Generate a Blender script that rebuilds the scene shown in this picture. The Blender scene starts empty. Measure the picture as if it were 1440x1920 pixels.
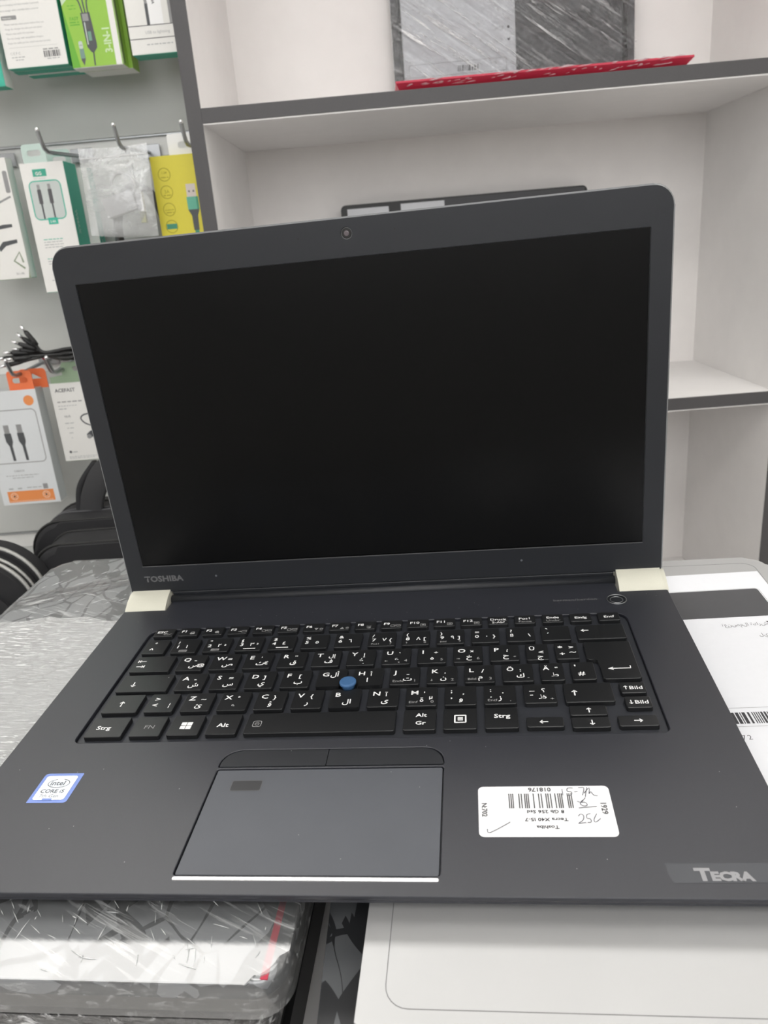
import bpy, bmesh, math, random
from mathutils import Matrix, Vector
random.seed(7)
SC = bpy.context.scene
COL = SC.collection
S = 0.001                                                   # the numbers below are millimetres

# ------------------------------------------------------------------ camera
cam_d = bpy.data.cameras.new('camera'); cam = bpy.data.objects.new('camera', cam_d); COL.objects.link(cam)
SC.camera = cam
cr, cu, cf = Vector((.9969, .0027, -.0791)), Vector((.0737, .3330, .9400)), Vector((-.0289, .9429, -.3318))
cam.matrix_world = Matrix(((cr.x, cu.x, -cf.x, .038215), (cr.y, cu.y, -cf.y, -.2072), (cr.z, cu.z, -cf.z, .215065), (0, 0, 0, 1)))
cam_d.sensor_fit = 'VERTICAL'; cam_d.sensor_height = 36; cam_d.lens = 1417.74 / 1920 * 36
cam_d.clip_start = .01; cam_d.clip_end = 20
cam_d.dof.use_dof = True; cam_d.dof.focus_distance = .37; cam_d.dof.aperture_fstop = 20

# ------------------------------------------------------------------ world, lights, exposure
w = bpy.data.worlds.new('world'); SC.world = w; w.use_nodes = True
w.node_tree.nodes['Background'].inputs[0].default_value = (.8, .85, .9, 1); w.node_tree.nodes['Background'].inputs[1].default_value = .3
SC.view_settings.view_transform = 'Standard'; SC.view_settings.look = 'None'
SC.view_settings.gamma = 1; SC.view_settings.use_curve_mapping = False
SC.view_settings.exposure = -0.6
CEIL = 2000
def area(name, loc, sx, sy, power, color=(1, .98, .95)):
    l = bpy.data.lights.new(name, 'AREA'); l.shape = 'RECTANGLE'; l.size = sx; l.size_y = sy; l.energy = power; l.color = color
    o = bpy.data.objects.new(name, l); COL.objects.link(o); o.location = [v * S for v in loc]; return o
LAMPS = [(-900, -1450, 1.2, 6), (700, -1450, 1.2, 6), (350, 0, 1.2, 1.5), (-880, 1400, 1.45, 16), (560, 1400, 1.2, 2.5)]
for (lx, ly, ln, pw) in LAMPS:
    area('ceiling_lamp_light', (lx, ly, CEIL - 32), ln, .6, pw)

wl = area('added_fill_light', (0, -2060, 950), 2.4, 1.1, 17, (.97, .98, 1)); wl.rotation_euler = (math.radians(90), 0, 0)  # fill light added behind the camera to reach into the shelves

# ------------------------------------------------------------------ materials
def lin(c): return c / 12.92 if c <= .04045 else ((c + .055) / 1.055) ** 2.4
def rgb(h):
    h = h.lstrip('#'); return tuple(lin(int(h[i:i + 2], 16) / 255) for i in (0, 2, 4)) + (1,)
MATS = {}
def mat(name, c, rough=.5, metal=0, spec=.5, grain=0, gscale=300, bump=0, bscale=400, coat=0, alpha=None):
    if name in MATS: return MATS[name]
    m = bpy.data.materials.new(name); m.use_nodes = True; nt = m.node_tree; b = nt.nodes['Principled BSDF']
    c = rgb(c) if isinstance(c, str) else tuple(c) + (1,)
    b.inputs['Base Color'].default_value = c; b.inputs['Roughness'].default_value = rough
    b.inputs['Metallic'].default_value = metal; b.inputs['Specular IOR Level'].default_value = spec
    b.inputs['Coat Weight'].default_value = coat
    if alpha is not None: b.inputs['Alpha'].default_value = alpha
    tc = nt.nodes.new('ShaderNodeTexCoord')
    n = nt.nodes.new('ShaderNodeTexNoise'); n.inputs['Scale'].default_value = gscale; n.inputs['Detail'].default_value = 4
    nt.links.new(tc.outputs['Object'], n.inputs['Vector'])
    mx = nt.nodes.new('ShaderNodeMix'); mx.data_type = 'RGBA'
    k = 1 - max(grain, .02)
    mx.inputs[6].default_value = tuple(v * k for v in c[:3]) + (1,); mx.inputs[7].default_value = tuple(min(1, v * (2 - k)) for v in c[:3]) + (1,)
    nt.links.new(n.outputs['Fac'], mx.inputs[0]); nt.links.new(mx.outputs[2], b.inputs['Base Color'])
    if bump:
        n2 = nt.nodes.new('ShaderNodeTexNoise'); n2.inputs['Scale'].default_value = bscale; n2.inputs['Detail'].default_value = 3
        nt.links.new(tc.outputs['Object'], n2.inputs['Vector'])
        bp = nt.nodes.new('ShaderNodeBump'); bp.inputs['Strength'].default_value = bump; bp.inputs['Distance'].default_value = .001
        nt.links.new(n2.outputs['Fac'], bp.inputs['Height']); nt.links.new(bp.outputs[0], b.inputs['Normal'])
    MATS[name] = m; return m

def film(name, haze=.12, streak=.25, scale=60, rot=.5, gloss=.12, stretch=14, bump=.5, refl=.1):
    """clear stretch film: see-through, glossy, with stretched milky streaks where the layers lie over each other"""
    m = bpy.data.materials.new(name); m.use_nodes = True; nt = m.node_tree; N = nt.nodes; L = nt.links
    for n in list(N): N.remove(n)
    out = N.new('ShaderNodeOutputMaterial'); tr = N.new('ShaderNodeBsdfTransparent'); gl = N.new('ShaderNodeBsdfGlossy'); df = N.new('ShaderNodeBsdfDiffuse')
    gl.inputs['Roughness'].default_value = gloss; df.inputs['Color'].default_value = (.85, .86, .86, 1)
    tc = N.new('ShaderNodeTexCoord'); mp = N.new('ShaderNodeMapping'); mr = N.new('ShaderNodeMapping'); mr.inputs['Rotation'].default_value = (0, 0, rot); L.new(tc.outputs['Object'], mr.inputs['Vector'])
    mp.inputs['Scale'].default_value = (1, stretch, stretch); L.new(mr.outputs[0], mp.inputs['Vector'])
    n1 = N.new('ShaderNodeTexNoise'); n1.inputs['Scale'].default_value = scale; n1.inputs['Detail'].default_value = 6; n1.inputs['Roughness'].default_value = .65; n1.inputs['Distortion'].default_value = .6
    L.new(mp.outputs[0], n1.inputs['Vector'])
    n2 = N.new('ShaderNodeTexNoise'); n2.inputs['Scale'].default_value = 9; n2.inputs['Detail'].default_value = 3; L.new(tc.outputs['Object'], n2.inputs['Vector'])
    r1 = N.new('ShaderNodeMapRange'); r1.inputs[1].default_value = .545; r1.inputs[2].default_value = .655; r1.inputs[3].default_value = 0; r1.inputs[4].default_value = streak; L.new(n1.outputs['Fac'], r1.inputs[0])
    r2 = N.new('ShaderNodeMapRange'); r2.inputs[1].default_value = .4; r2.inputs[2].default_value = .65; r2.inputs[3].default_value = .25; r2.inputs[4].default_value = 1.2; L.new(n2.outputs['Fac'], r2.inputs[0])
    mu = N.new('ShaderNodeMath'); mu.operation = 'MULTIPLY'; L.new(r1.outputs[0], mu.inputs[0]); L.new(r2.outputs[0], mu.inputs[1])
    ad = N.new('ShaderNodeMath'); ad.operation = 'ADD'; ad.use_clamp = True; ad.inputs[1].default_value = haze; L.new(mu.outputs[0], ad.inputs[0])
    bp = N.new('ShaderNodeBump'); bp.inputs['Strength'].default_value = bump; bp.inputs['Distance'].default_value = .002; L.new(n1.outputs['Fac'], bp.inputs['Height']); L.new(bp.outputs[0], gl.inputs['Normal'])
    m1 = N.new('ShaderNodeMixShader'); L.new(ad.outputs[0], m1.inputs[0]); L.new(tr.outputs[0], m1.inputs[1]); L.new(df.outputs[0], m1.inputs[2])
    fr = N.new('ShaderNodeFresnel'); fr.inputs['IOR'].default_value = 1.6; L.new(bp.outputs[0], fr.inputs['Normal'])
    f2 = N.new('ShaderNodeMath'); f2.operation = 'ADD'; f2.use_clamp = True; f2.inputs[1].default_value = refl; L.new(fr.outputs[0], f2.inputs[0])
    m2 = N.new('ShaderNodeMixShader'); L.new(f2.outputs[0], m2.inputs[0]); L.new(m1.outputs[0], m2.inputs[1]); L.new(gl.outputs[0], m2.inputs[2])
    L.new(m2.outputs[0], out.inputs[0]); return m

def shards(name, c1, c2, rough=.45):
    """printed cover of pale shards with darker brush strokes between them"""
    m = mat(name, c1, rough); nt = m.node_tree; N = nt.nodes; L = nt.links; b = N['Principled BSDF']
    tc = N.new('ShaderNodeTexCoord'); nz = N.new('ShaderNodeTexNoise'); nz.inputs['Scale'].default_value = 22; nz.inputs['Detail'].default_value = 1
    L.new(tc.outputs['Object'], nz.inputs['Vector'])
    mx = N.new('ShaderNodeMix'); mx.data_type = 'RGBA'; mx.inputs[0].default_value = .02; L.new(tc.outputs['Object'], mx.inputs[6]); L.new(nz.outputs['Color'], mx.inputs[7])
    mp = N.new('ShaderNodeMapping'); mp.inputs['Scale'].default_value = (1, .62, 1); L.new(mx.outputs[2], mp.inputs['Vector'])
    v = N.new('ShaderNodeTexVoronoi'); v.feature = 'F1'; v.distance = 'MINKOWSKI'; v.inputs['Exponent'].default_value = .9; v.inputs['Scale'].default_value = 52; v.inputs['Randomness'].default_value = 1; L.new(mp.outputs[0], v.inputs['Vector'])
    v2 = N.new('ShaderNodeTexVoronoi'); v2.feature = 'DISTANCE_TO_EDGE'; v2.inputs['Scale'].default_value = 56; L.new(mp.outputs[0], v2.inputs['Vector'])
    n3 = N.new('ShaderNodeTexNoise'); n3.inputs['Scale'].default_value = 30; L.new(tc.outputs['Object'], n3.inputs['Vector'])
    th = N.new('ShaderNodeMapRange'); th.inputs[1].default_value = .38; th.inputs[2].default_value = .68; th.inputs[3].default_value = .01; th.inputs[4].default_value = .085; L.new(n3.outputs['Fac'], th.inputs[0])
    lt = N.new('ShaderNodeMath'); lt.operation = 'LESS_THAN'; L.new(v2.outputs['Distance'], lt.inputs[0]); L.new(th.outputs[0], lt.inputs[1])
    l2 = N.new('ShaderNodeMath'); l2.operation = 'GREATER_THAN'; l2.inputs[1].default_value = 1.05; L.new(v.outputs['Distance'], l2.inputs[0])
    mm = N.new('ShaderNodeMath'); mm.operation = 'MAXIMUM'; L.new(lt.outputs[0], mm.inputs[0]); L.new(l2.outputs[0], mm.inputs[1])
    cx = N.new('ShaderNodeMix'); cx.data_type = 'RGBA'; cx.inputs[6].default_value = rgb(c1); cx.inputs[7].default_value = rgb(c2); L.new(mm.outputs[0], cx.inputs[0])
    L.new(cx.outputs[2], b.inputs['Base Color']); return m

NAVY = mat('navy_magnesium', (.021, .0222, .029), .38, 0, .58, .1, 900, .05, 2500)
NAVY2 = mat('navy_bezel', (.014, .0155, .019), .42, 0, .4, .1, 900, .05, 2500)
LIDEDGE_HI = mat('lid_edge_highlight', (.28, .285, .29), .3, .6)  # pale colour stands in for the highlight along the lid rim
TRAY = mat('keyboard_tray', (.026, .028, .034), .42, 0, .4, .1, 700)
KEY = mat('key_plastic', (.011, .0115, .0125), .33, 0, .5, .1, 1500, .04, 3000)
PAD = mat('touchpad_surface', (.078, .083, .096), .45, 0, .4, .06, 60)
CHROME = mat('polished_metal', (.75, .75, .76), .22, 1)
DULLM = mat('brushed_metal', (.35, .36, .37), .35, 1)
CHAMP = mat('pale_hinge_metal', (.6, .59, .5), .5, .1, .5, .12, 4000)
SCREEN = mat('matte_lcd', (.0013, .0014, .0016), .26, 0, .24)
BLACK = mat('black_gap', (.004, .004, .004), .6)
WHITE = mat('white_print', (.85, .85, .85), .6)
GREY = mat('grey_print', (.28, .28, .28), .6)
DGREY = mat('dark_grey_print', (.09, .09, .095), .6)
INK = mat('black_ink', (.03, .03, .035), .6)
PALEINK = mat('pale_ink', (.42, .43, .43), .7)
STICK = mat('white_sticker', (.86, .86, .87), .45)
BLUE = mat('blue_rubber', (.05, .13, .28), .55, 0, .4, .12, 2500)
LAMI = mat('white_laminate', (.9, .88, .865), .45, 0, .4, .03, 40)
LAMG = mat('white_laminate_back', (.9, .87, .85), .5, 0, .4, .03, 40)
EDGE = mat('grey_edge_band', (.07, .067, .069), .45, 0, .4, .08, 500)
SLAT = mat('slat_panel_white', (.52, .53, .51), .4, 0, .4, .03, 30)
CARD = mat('white_card', (.76, .75, .72), .5)
TEAL = mat('teal_card', (.045, .42, .3), .5)
TEAL2 = mat('teal_card_dull', (.05, .36, .25), .55)
LIME = mat('lime_card', (.27, .5, .05), .4)
YEL = mat('yellow_card', (.66, .58, .045), .45)
ORG = mat('orange_plastic', (.9, .2, .07), .4)
ORGP = mat('orange_print', (.78, .27, .08), .5)
SAGE = mat('sage_card', (.28, .38, .25), .5)
RUB = mat('black_rubber', (.018, .018, .018), .45)
NYL = mat('black_nylon', (.025, .025, .027), .75, 0, .3, .3, 1500, .3, 2500)
PIPE = mat('bag_piping', (.008, .008, .008), .6)
ZIP = mat('zip_metal', (.45, .45, .43), .4, .7, .5, .4, 1200, .6, 1500)
SILV = mat('silver_aluminium', (.44, .44, .44), .38, .25, .5, .04, 30)
GREYL = mat('grey_plastic', (.12, .115, .11), .4)
RED = mat('red_plastic', (.45, .006, .04), .45)
PAPER = mat('paper', (.74, .75, .78), .6)
DARKP = mat('printed_dark', (.07, .07, .075), .5, 0, .4, .1, 60)
ROOM = mat('room_paint', (.82, .81, .79), .6, 0, .3, .03, 5)
ROOMD = mat('dim_room_paint', (.35, .34, .33), .6, 0, .3, .2, 3)
FLOORM = mat('floor_tile', (.74, .72, .7), .4, 0, .5, .1, 4)
SHARD = shards('shard_print', '#989b9e', '#4a4d50', .4)
SHARD2 = shards('shard_print_dark', '#5e6062', '#2c2d2f')
FILM1 = film('stretch_film', .10, .4, 22, .45, .13, 16, .03, .045)
FILM2 = film('stretch_film_heavy', .34, .8, 110, .08, .2, 8, .3, .12)
FILM3 = film('display_film', .0, 1.1, 10, .62, .08, 26, 1, .05)
FILM4 = film('pleated_film', .03, 1.1, 24, -.42, .12, 30, .8, .03)
BAGF = film('zip_bag_film', .3, .5, 22, .3, .1, 2, .8, .03)

# ------------------------------------------------------------------ building blocks
def M3(x=(1, 0, 0), y=(0, 1, 0), z=(0, 0, 1), t=(0, 0, 0)):
    return Matrix(((x[0], y[0], z[0], t[0] * S), (x[1], y[1], z[1], t[1] * S), (x[2], y[2], z[2], t[2] * S), (0, 0, 0, 1)))
def T(x, y, z): return Matrix.Translation((x * S, y * S, z * S))
def FR(x, y, z): return M3((1, 0, 0), (0, 0, 1), (0, -1, 0), (x, y, z))      # local x right, y up, z out of a wall towards the front
# laptop frame: the counter and what lies on it slopes up a little to the rear and is turned a little
TILT = Matrix(((.995, .0978, -.0222, 0), (-.0989, .9937, -.0526, 0), (.0169, .0545, .9984, 0), (0, 0, 0, 1)))
def tag(o, label=None, cat=None, group=None, kind=None):
    if label: o['label'] = label
    if cat: o['category'] = cat
    if group: o['group'] = group
    if kind: o['kind'] = kind
    return o
def empty(name, mw, label, cat, group=None):
    o = bpy.data.objects.new(name, None); COL.objects.link(o); o.matrix_world = mw; o.empty_display_size = .01
    return tag(o, label, cat, group)
def obj(name, bm, mats, parent=None, m=None, smooth=False):
    me = bpy.data.meshes.new(name)
    bmesh.ops.scale(bm, vec=(S, S, S), verts=bm.verts)
    bmesh.ops.recalc_face_normals(bm, faces=[f for f in bm.faces if f.tag is False and len(f.verts) > 0]) if getattr(bm, 'closed', False) else None
    bm.to_mesh(me); bm.free()
    for mm in (mats if isinstance(mats, (list, tuple)) else [mats]): me.materials.append(mm)
    if smooth:
        me.set_sharp_from_angle(angle=math.radians(40))
        me.polygons.foreach_set('use_smooth', [len(p.vertices) <= 4 for p in me.polygons])
    o = bpy.data.objects.new(name, me); COL.objects.link(o)
    if parent: o.parent = parent
    if m is not None:
        if parent: o.matrix_local = m
        else: o.matrix_world = m
    return o
def rr(x0, y0, x1, y1, r=0, n=5):
    """rounded rectangle, counter-clockwise; r a number or (bl, br, tr, tl)"""
    rs = r if isinstance(r, (tuple, list)) else (r,) * 4
    P = []
    for (cx, cy, a, q) in ((x0, y0, 180, rs[0]), (x1, y0, 270, rs[1]), (x1, y1, 0, rs[2]), (x0, y1, 90, rs[3])):
        if q <= 0: P.append((cx, cy)); continue
        ox = cx + (q if cx == x0 else -q); oy = cy + (q if cy == y0 else -q)
        for i in range(n + 1):
            t = math.radians(a + 90 * i / n); P.append((ox + q * math.cos(t), oy + q * math.sin(t)))
    return P
def circ(cx, cy, r, n=24, ry=None): return [(cx + r * math.cos(2 * math.pi * i / n), cy + (ry or r) * math.sin(2 * math.pi * i / n)) for i in range(n)]
def prism(bm, pts, z0, z1, bev=0, seg=2, mi=0, m=None, both=False):
    vb = [bm.verts.new((x, y, z0)) for x, y in pts]; vt = [bm.verts.new((x, y, z1)) for x, y in pts]
    fb = bm.faces.new(vb[::-1]); ft = bm.faces.new(vt); n = len(pts); fs = [fb, ft]
    for i in range(n): fs.append(bm.faces.new((vb[i], vb[(i + 1) % n], vt[(i + 1) % n], vt[i])))
    for f in fs: f.material_index = mi
    vs = vb + vt
    if bev:
        es = list(ft.edges) + (list(fb.edges) if both else [])
        r = bmesh.ops.bevel(bm, geom=es, offset=bev, segments=seg, affect='EDGES', profile=.5)
        vs = [v for v in set(vs) | set(r['verts']) if v.is_valid]
    if m is not None:
        mm = m.copy(); mm.translation = mm.translation / S
        bmesh.ops.transform(bm, matrix=mm, verts=vs)
    return bm
def box(bm, x0, y0, z0, x1, y1, z1, bev=0, mi=0, m=None, seg=2, both=True):
    return prism(bm, [(x0, y0), (x1, y0), (x1, y1), (x0, y1)], z0, z1, bev, seg, mi, m, both)
def new(): return bmesh.new()
def slab(pts, z0, z1, bev=0, seg=2, both=False, m=None): return prism(new(), pts, z0, z1, bev, seg, 0, m, both)
def bx(*a, **k): return box(new(), *a, **k)
def tube(bm, P, r, n=8, mi=0, cap=True):
    P = [Vector(p) for p in P]; rings = []; up = Vector((0, 0, 1))
    rs = r if isinstance(r, (list, tuple)) else [r] * len(P)
    prev = None
    for i, p in enumerate(P):
        d = (P[min(i + 1, len(P) - 1)] - P[max(i - 1, 0)]).normalized()
        if prev is None:
            a = d.cross(up); a = a if a.length > .05 else d.cross(Vector((0, 1, 0)))
        else: a = prev - d * prev.dot(d)
        a.normalize(); prev = a; b = d.cross(a)
        rings.append([bm.verts.new(p + (a * math.cos(2 * math.pi * k / n) + b * math.sin(2 * math.pi * k / n)) * rs[i]) for k in range(n)])
    for i in range(len(P) - 1):
        for k in range(n):
            f = bm.faces.new((rings[i][k], rings[i][(k + 1) % n], rings[i + 1][(k + 1) % n], rings[i + 1][k])); f.material_index = mi; f.smooth = True
    if cap:
        for q in (rings[0][::-1], rings[-1]): f = bm.faces.new(q); f.material_index = mi
    return bm
def smoothpath(P, n=6):
    P = [Vector(p) for p in P]; out = []
    for i in range(len(P) - 1):
        a, b, c, d = P[max(i - 1, 0)], P[i], P[i + 1], P[min(i + 2, len(P) - 1)]
        for k in range(n):
            t = k / n; out.append(.5 * ((2 * b) + (c - a) * t + (2 * a - 5 * b + 4 * c - d) * t * t + (3 * b - a - 3 * c + d) * t ** 3))
    out.append(P[-1]); return out
def sweep(bm, P, wid, th, nrm, mi=0):
    """flat strap of width wid and thickness th along P; its flat side faces nrm"""
    P = [Vector(p) for p in P]; N = Vector(nrm).normalized(); R = []
    for i, p in enumerate(P):
        d = (P[min(i + 1, len(P) - 1)] - P[max(i - 1, 0)]).normalized(); s = d.cross(N).normalized()
        R.append([bm.verts.new(p + s * a * wid / 2 + N * b * th / 2) for a, b in ((-1, -.6), (-.9, -1), (.9, -1), (1, -.6), (1, .6), (.9, 1), (-.9, 1), (-1, .6))])
    for i in range(len(P) - 1):
        for k in range(8): f = bm.faces.new((R[i][k], R[i][(k + 1) % 8], R[i + 1][(k + 1) % 8], R[i + 1][k])); f.material_index = mi; f.smooth = True
    bm.faces.new(R[0][::-1]); bm.faces.new(R[-1]); return bm
def plate(outline, holes, z0, z1, bev=0):
    c = bpy.data.curves.new('plate', 'CURVE'); c.dimensions = '2D'; c.fill_mode = 'BOTH'; c.extrude = (z1 - z0) / 2 - bev; c.bevel_depth = bev; c.bevel_resolution = 1; c.offset = -bev
    for pts in [outline] + holes:
        s = c.splines.new('POLY'); s.points.add(len(pts) - 1); s.use_cyclic_u = True
        for q, (x, y) in zip(s.points, pts): q.co = (x, y, 0, 1)
    o = bpy.data.objects.new('plate', c); me = o.to_mesh(); bm = new(); bm.from_mesh(me); o.to_mesh_clear(); bpy.data.objects.remove(o); bpy.data.curves.remove(c)
    bmesh.ops.remove_doubles(bm, verts=bm.verts, dist=.01); bmesh.ops.translate(bm, vec=(0, 0, (z0 + z1) / 2), verts=bm.verts)
    bmesh.ops.recalc_face_normals(bm, faces=bm.faces); return bm
class Print:
    """flat print: rectangles, outlines and lettering gathered into one thin mesh"""
    def __init__(s): s.bm = new(); s.mats = []
    def mi(s, m):
        if m not in s.mats: s.mats.append(m)
        return s.mats.index(m)
    def poly(s, pts, m, z=0):
        f = s.bm.faces.new([s.bm.verts.new((x, y, z)) for x, y in pts]); f.material_index = s.mi(m); return s
    def rect(s, x0, y0, x1, y1, m, z=0, r=0): return s.poly(rr(x0, y0, x1, y1, r), m, z)
    def disc(s, cx, cy, r, m, z=0, ry=None): return s.poly(circ(cx, cy, r, 28, ry), m, z)
    def line(s, P, w, m, z=0, closed=False):
        P = [Vector(p) for p in P]; n = len(P); k = s.mi(m); A = []
        for i, p in enumerate(P):
            a = P[(i - 1) % n] if (closed or i) else p; b = P[(i + 1) % n] if (closed or i < n - 1) else p
            d = (b - a); d = d.normalized() if d.length > 1e-6 else Vector((1, 0)); q = Vector((-d.y, d.x)) * w / 2
            A.append((s.bm.verts.new((*(p + q), z)), s.bm.verts.new((*(p - q), z))))
        for i in range(n if closed else n - 1):
            j = (i + 1) % n; f = s.bm.faces.new((A[i][1], A[j][1], A[j][0], A[i][0])); f.material_index = k
        return s
    def frame(s, x0, y0, x1, y1, r, w, m, z=0): return s.line(rr(x0, y0, x1, y1, r), w, m, z, True)
    def ring(s, cx, cy, r, w, m, z=0, ry=None): return s.line(circ(cx, cy, r, 28, ry), w, m, z, True)
    def text(s, t, x, y, size, m, z=0, bold=0, sx=1, rot=0, align='LEFT', shear=0, gap=1):
        c = bpy.data.curves.new('t', 'FONT'); c.body = t; c.size = size; c.resolution_u = 2; c.offset = bold; c.align_x = align; c.shear = shear; c.space_character = gap
        o = bpy.data.objects.new('t', c); me = o.to_mesh(); k = s.mi(m); n0 = len(s.bm.verts); f0 = len(s.bm.faces)
        s.bm.from_mesh(me); s.bm.verts.ensure_lookup_table(); s.bm.faces.ensure_lookup_table()
        ca, sa = math.cos(math.radians(rot)), math.sin(math.radians(rot))
        for v in s.bm.verts[n0:]:
            a, b = v.co.x * sx, v.co.y; v.co = (x + a * ca - b * sa, y + a * sa + b * ca, z)
        for f in s.bm.faces[f0:]:
            f.material_index = k
        o.to_mesh_clear(); bpy.data.objects.remove(o); bpy.data.curves.remove(c); return s
    def bars(s, x0, y0, x1, y1, m, z=0, seed=1, n=0.5):
        r = random.Random(seed); x = x0
        while x < x1:
            w = r.choice((1, 1, 2, 3)) * n; s.rect(x, y0, min(x + w, x1), y1, m, z); x += w + r.choice((1, 1, 2)) * n
        return s
    def arrow(s, t, x, y, sz, m, z=0):
        k = sz / 6; w = .62 * max(k, .6); cx, cy = x + 2.4 * k, y + 2.1 * k
        dx, dy = {'←': (-1, 0), '→': (1, 0), '↑': (0, 1), '↓': (0, -1), '⇤': (-1, 0), '⇥': (1, 0)}[t]; L_ = 2.0 * k * (1.25 if t in '⇤⇥' else 1)
        hx_, hy_ = cx + dx * L_, cy + dy * L_
        s.line([(cx - dx * L_, cy - dy * L_), (hx_, hy_)], w, m, z)
        s.line([(hx_ - dx * 1.3 * k - dy * 1.2 * k, hy_ - dy * 1.3 * k - dx * 1.2 * k), (hx_, hy_), (hx_ - dx * 1.3 * k + dy * 1.2 * k, hy_ - dy * 1.3 * k + dx * 1.2 * k)], w, m, z)
        if t in '⇤⇥': s.line([(hx_ + dx * .5 * k, hy_ - 1.4 * k), (hx_ + dx * .5 * k, hy_ + 1.4 * k)], w, m, z)
        return s
    def words(s, x0, y, x1, h, m, z=0, seed=1):
        r = random.Random(seed); x = x0
        while x < x1:
            w = r.uniform(2, 6) * h; s.rect(x, y, min(x + w, x1), y + h, m, z); x += w + h * 1.1
        return s
    def build(s, name, parent, m): return obj(name, s.bm, s.mats, parent, m)

# ------------------------------------------------------------------ the room
def struct(name, bm, m): return tag(obj(name, bm, m), kind="structure")
struct('floor', bx(-1700, -2100, -980, 1700, 2640, -940), FLOORM)
struct('ceiling', bx(-1700, -2100, CEIL, 1700, 2640, CEIL + 40), ROOM)
struct('wall_back', bx(-1700, 2600, -940, 1700, 2640, CEIL), ROOM)
struct('wall_left', bx(-1740, -2100, -940, -1700, 2640, CEIL), ROOM)
struct('wall_right', bx(1700, -2100, -940, 1740, 2640, CEIL), ROOM)
struct('wall_front', bx(-1700, -2140, -940, 1700, -2100, CEIL), ROOMD)
WN = struct('added_window', plate(rr(-1260, 340, 1260, 1560), [rr(-1200, 400, -15, 1500), rr(15, 400, 1200, 1500)], 0, 30, 2), mat('added_window_frame', (.5, .5, .5), .4))  # invented window, out of view, added to carry the fill light
WN.matrix_world = FR(0, -2065, 0)
dl = mat('fill_glow_pane', (.9, .9, .9), .3); dl.node_tree.nodes['Principled BSDF'].inputs['Emission Color'].default_value = (.97, .98, 1, 1); dl.node_tree.nodes['Principled BSDF'].inputs['Emission Strength'].default_value = 1.8  # panes glow only to add fill from the front
for xa in (-1200, 15): obj('pane', bx(xa, 400, 4, xa + 1185, 1500, 8), dl, WN)
for i, (lx, ly, ln, pw) in enumerate(LAMPS):
    hl = ln * 500
    t = empty('ceiling_lamp', T(lx, ly, CEIL), 'long white ceiling lamp ' + ('behind the photographer on the left', 'behind the photographer on the right', 'above the counter', 'beyond the slat wall', 'beyond the shelf unit')[i], 'lamp', 'ceiling lamps of the shop')
    obj('housing', bx(-hl - 20, -320, -24, hl + 20, 320, 0, 3), ROOM, t)
    e = mat('lamp_diffuser', (.9, .9, .9), .5)
    e.node_tree.nodes['Principled BSDF'].inputs['Emission Color'].default_value = (1, .98, .95, 1); e.node_tree.nodes['Principled BSDF'].inputs['Emission Strength'].default_value = 6
    obj('diffuser', bx(-hl, -300, -29, hl, 300, -24, 2), e, t)

# ------------------------------------------------------------------ slat wall with rails
SW = empty('slat_wall', T(-750, 850, 0), 'white slat wall panel with metal rails holding the hooks', 'wall panel')
swx0, swx1 = -550, 584
rails = [627, 369, 111, -147]
obj('panel', bx(swx0, 0, 627.8, swx1, 20, 880, .8), SLAT, SW)
for i, z in enumerate(rails):
    zt = z - 24; zb = (rails[i + 1] if i < len(rails) - 1 else -329.5)
    obj('panel', bx(swx0, 0, zb + .8, swx1, 20, zt, .8), SLAT, SW)
    obj('rail', bx(swx0, 2.5, z - 23.8, swx1, 22, z - .5, .4), mat('rail_aluminium', (.75, .75, .73), .35, 0), SW)
    obj('rail_lip', bx(swx0, -1.6, z - 1.8, swx1, 2.6, z + .6, .5), DULLM, SW)
obj('back_board', bx(swx0, 22.2, -329.5, swx1, 120, 880, 0), SLAT, SW)

# ------------------------------------------------------------------ display shelf unit
SH = empty('display_shelf', T(171, 700, -330), 'white laminate display shelf unit with grey edge banding', 'shelf')
def shp(name, a, m, mats=LAMI): return obj(name, bx(*a, .4), mats, SH, m)
o0 = T(-171, -700, 330)
BOARDS = [13.3, 368.2, 723]
for xa, xb in ((-165.2, -149.2), (491.2, 507.2)):
    sp = shp('side_panel', (xa, 700.6, -329, xb, 975, 880), o0)
    obj('edge_band', bx(xa - .1, 699.6, -329, xb + .1, 700.6, 880, .3), EDGE, sp)
shp('back_panel', (-149.2, 957, -329, 491.2, 975, 880), o0, LAMG)
for z in BOARDS + [880]:
    b = shp('shelf_board', (-149.1, 701, z - 16.2, 491.1, 956.9, z), o0)
    obj('edge_band', bx(-149.0, 699.7, z - 14.6, 491.0, 701, z + .1, .3), EDGE, b)
b = shp('shelf_board', (-149.1, 701, -328.8, 491.1, 956.9, -312), o0)
obj('edge_band', bx(-149.0, 699.7, -328.8, 491.0, 701, -312, .3), EDGE, b)
LG = empty('ledge', T(0, 700, -940), 'low white ledge the shelf unit and the bags stand on', 'cabinet')
obj('body', bx(-1690, -235, 0, 1690, 290, 588, 0), LAMI, LG)
obj('top', bx(-1690, -240, 588, 1690, 290, 609.5, 1), LAMI, LG)

# ------------------------------------------------------------------ counter under the stacks
CT = empty('counter', TILT @ T(0, 0, -100), 'white shop counter carrying the two laptop stacks', 'counter')
obj('top', bx(-900, -75, -22, 900, 340, 0, 2), LAMI, CT)
obj('front_panel', bx(-880, -45, -800, 880, -25, -22, 0), LAMI, CT)
obj('body', bx(-880, -25, -800, 880, 320, -22, 0), LAMI, CT)

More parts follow.
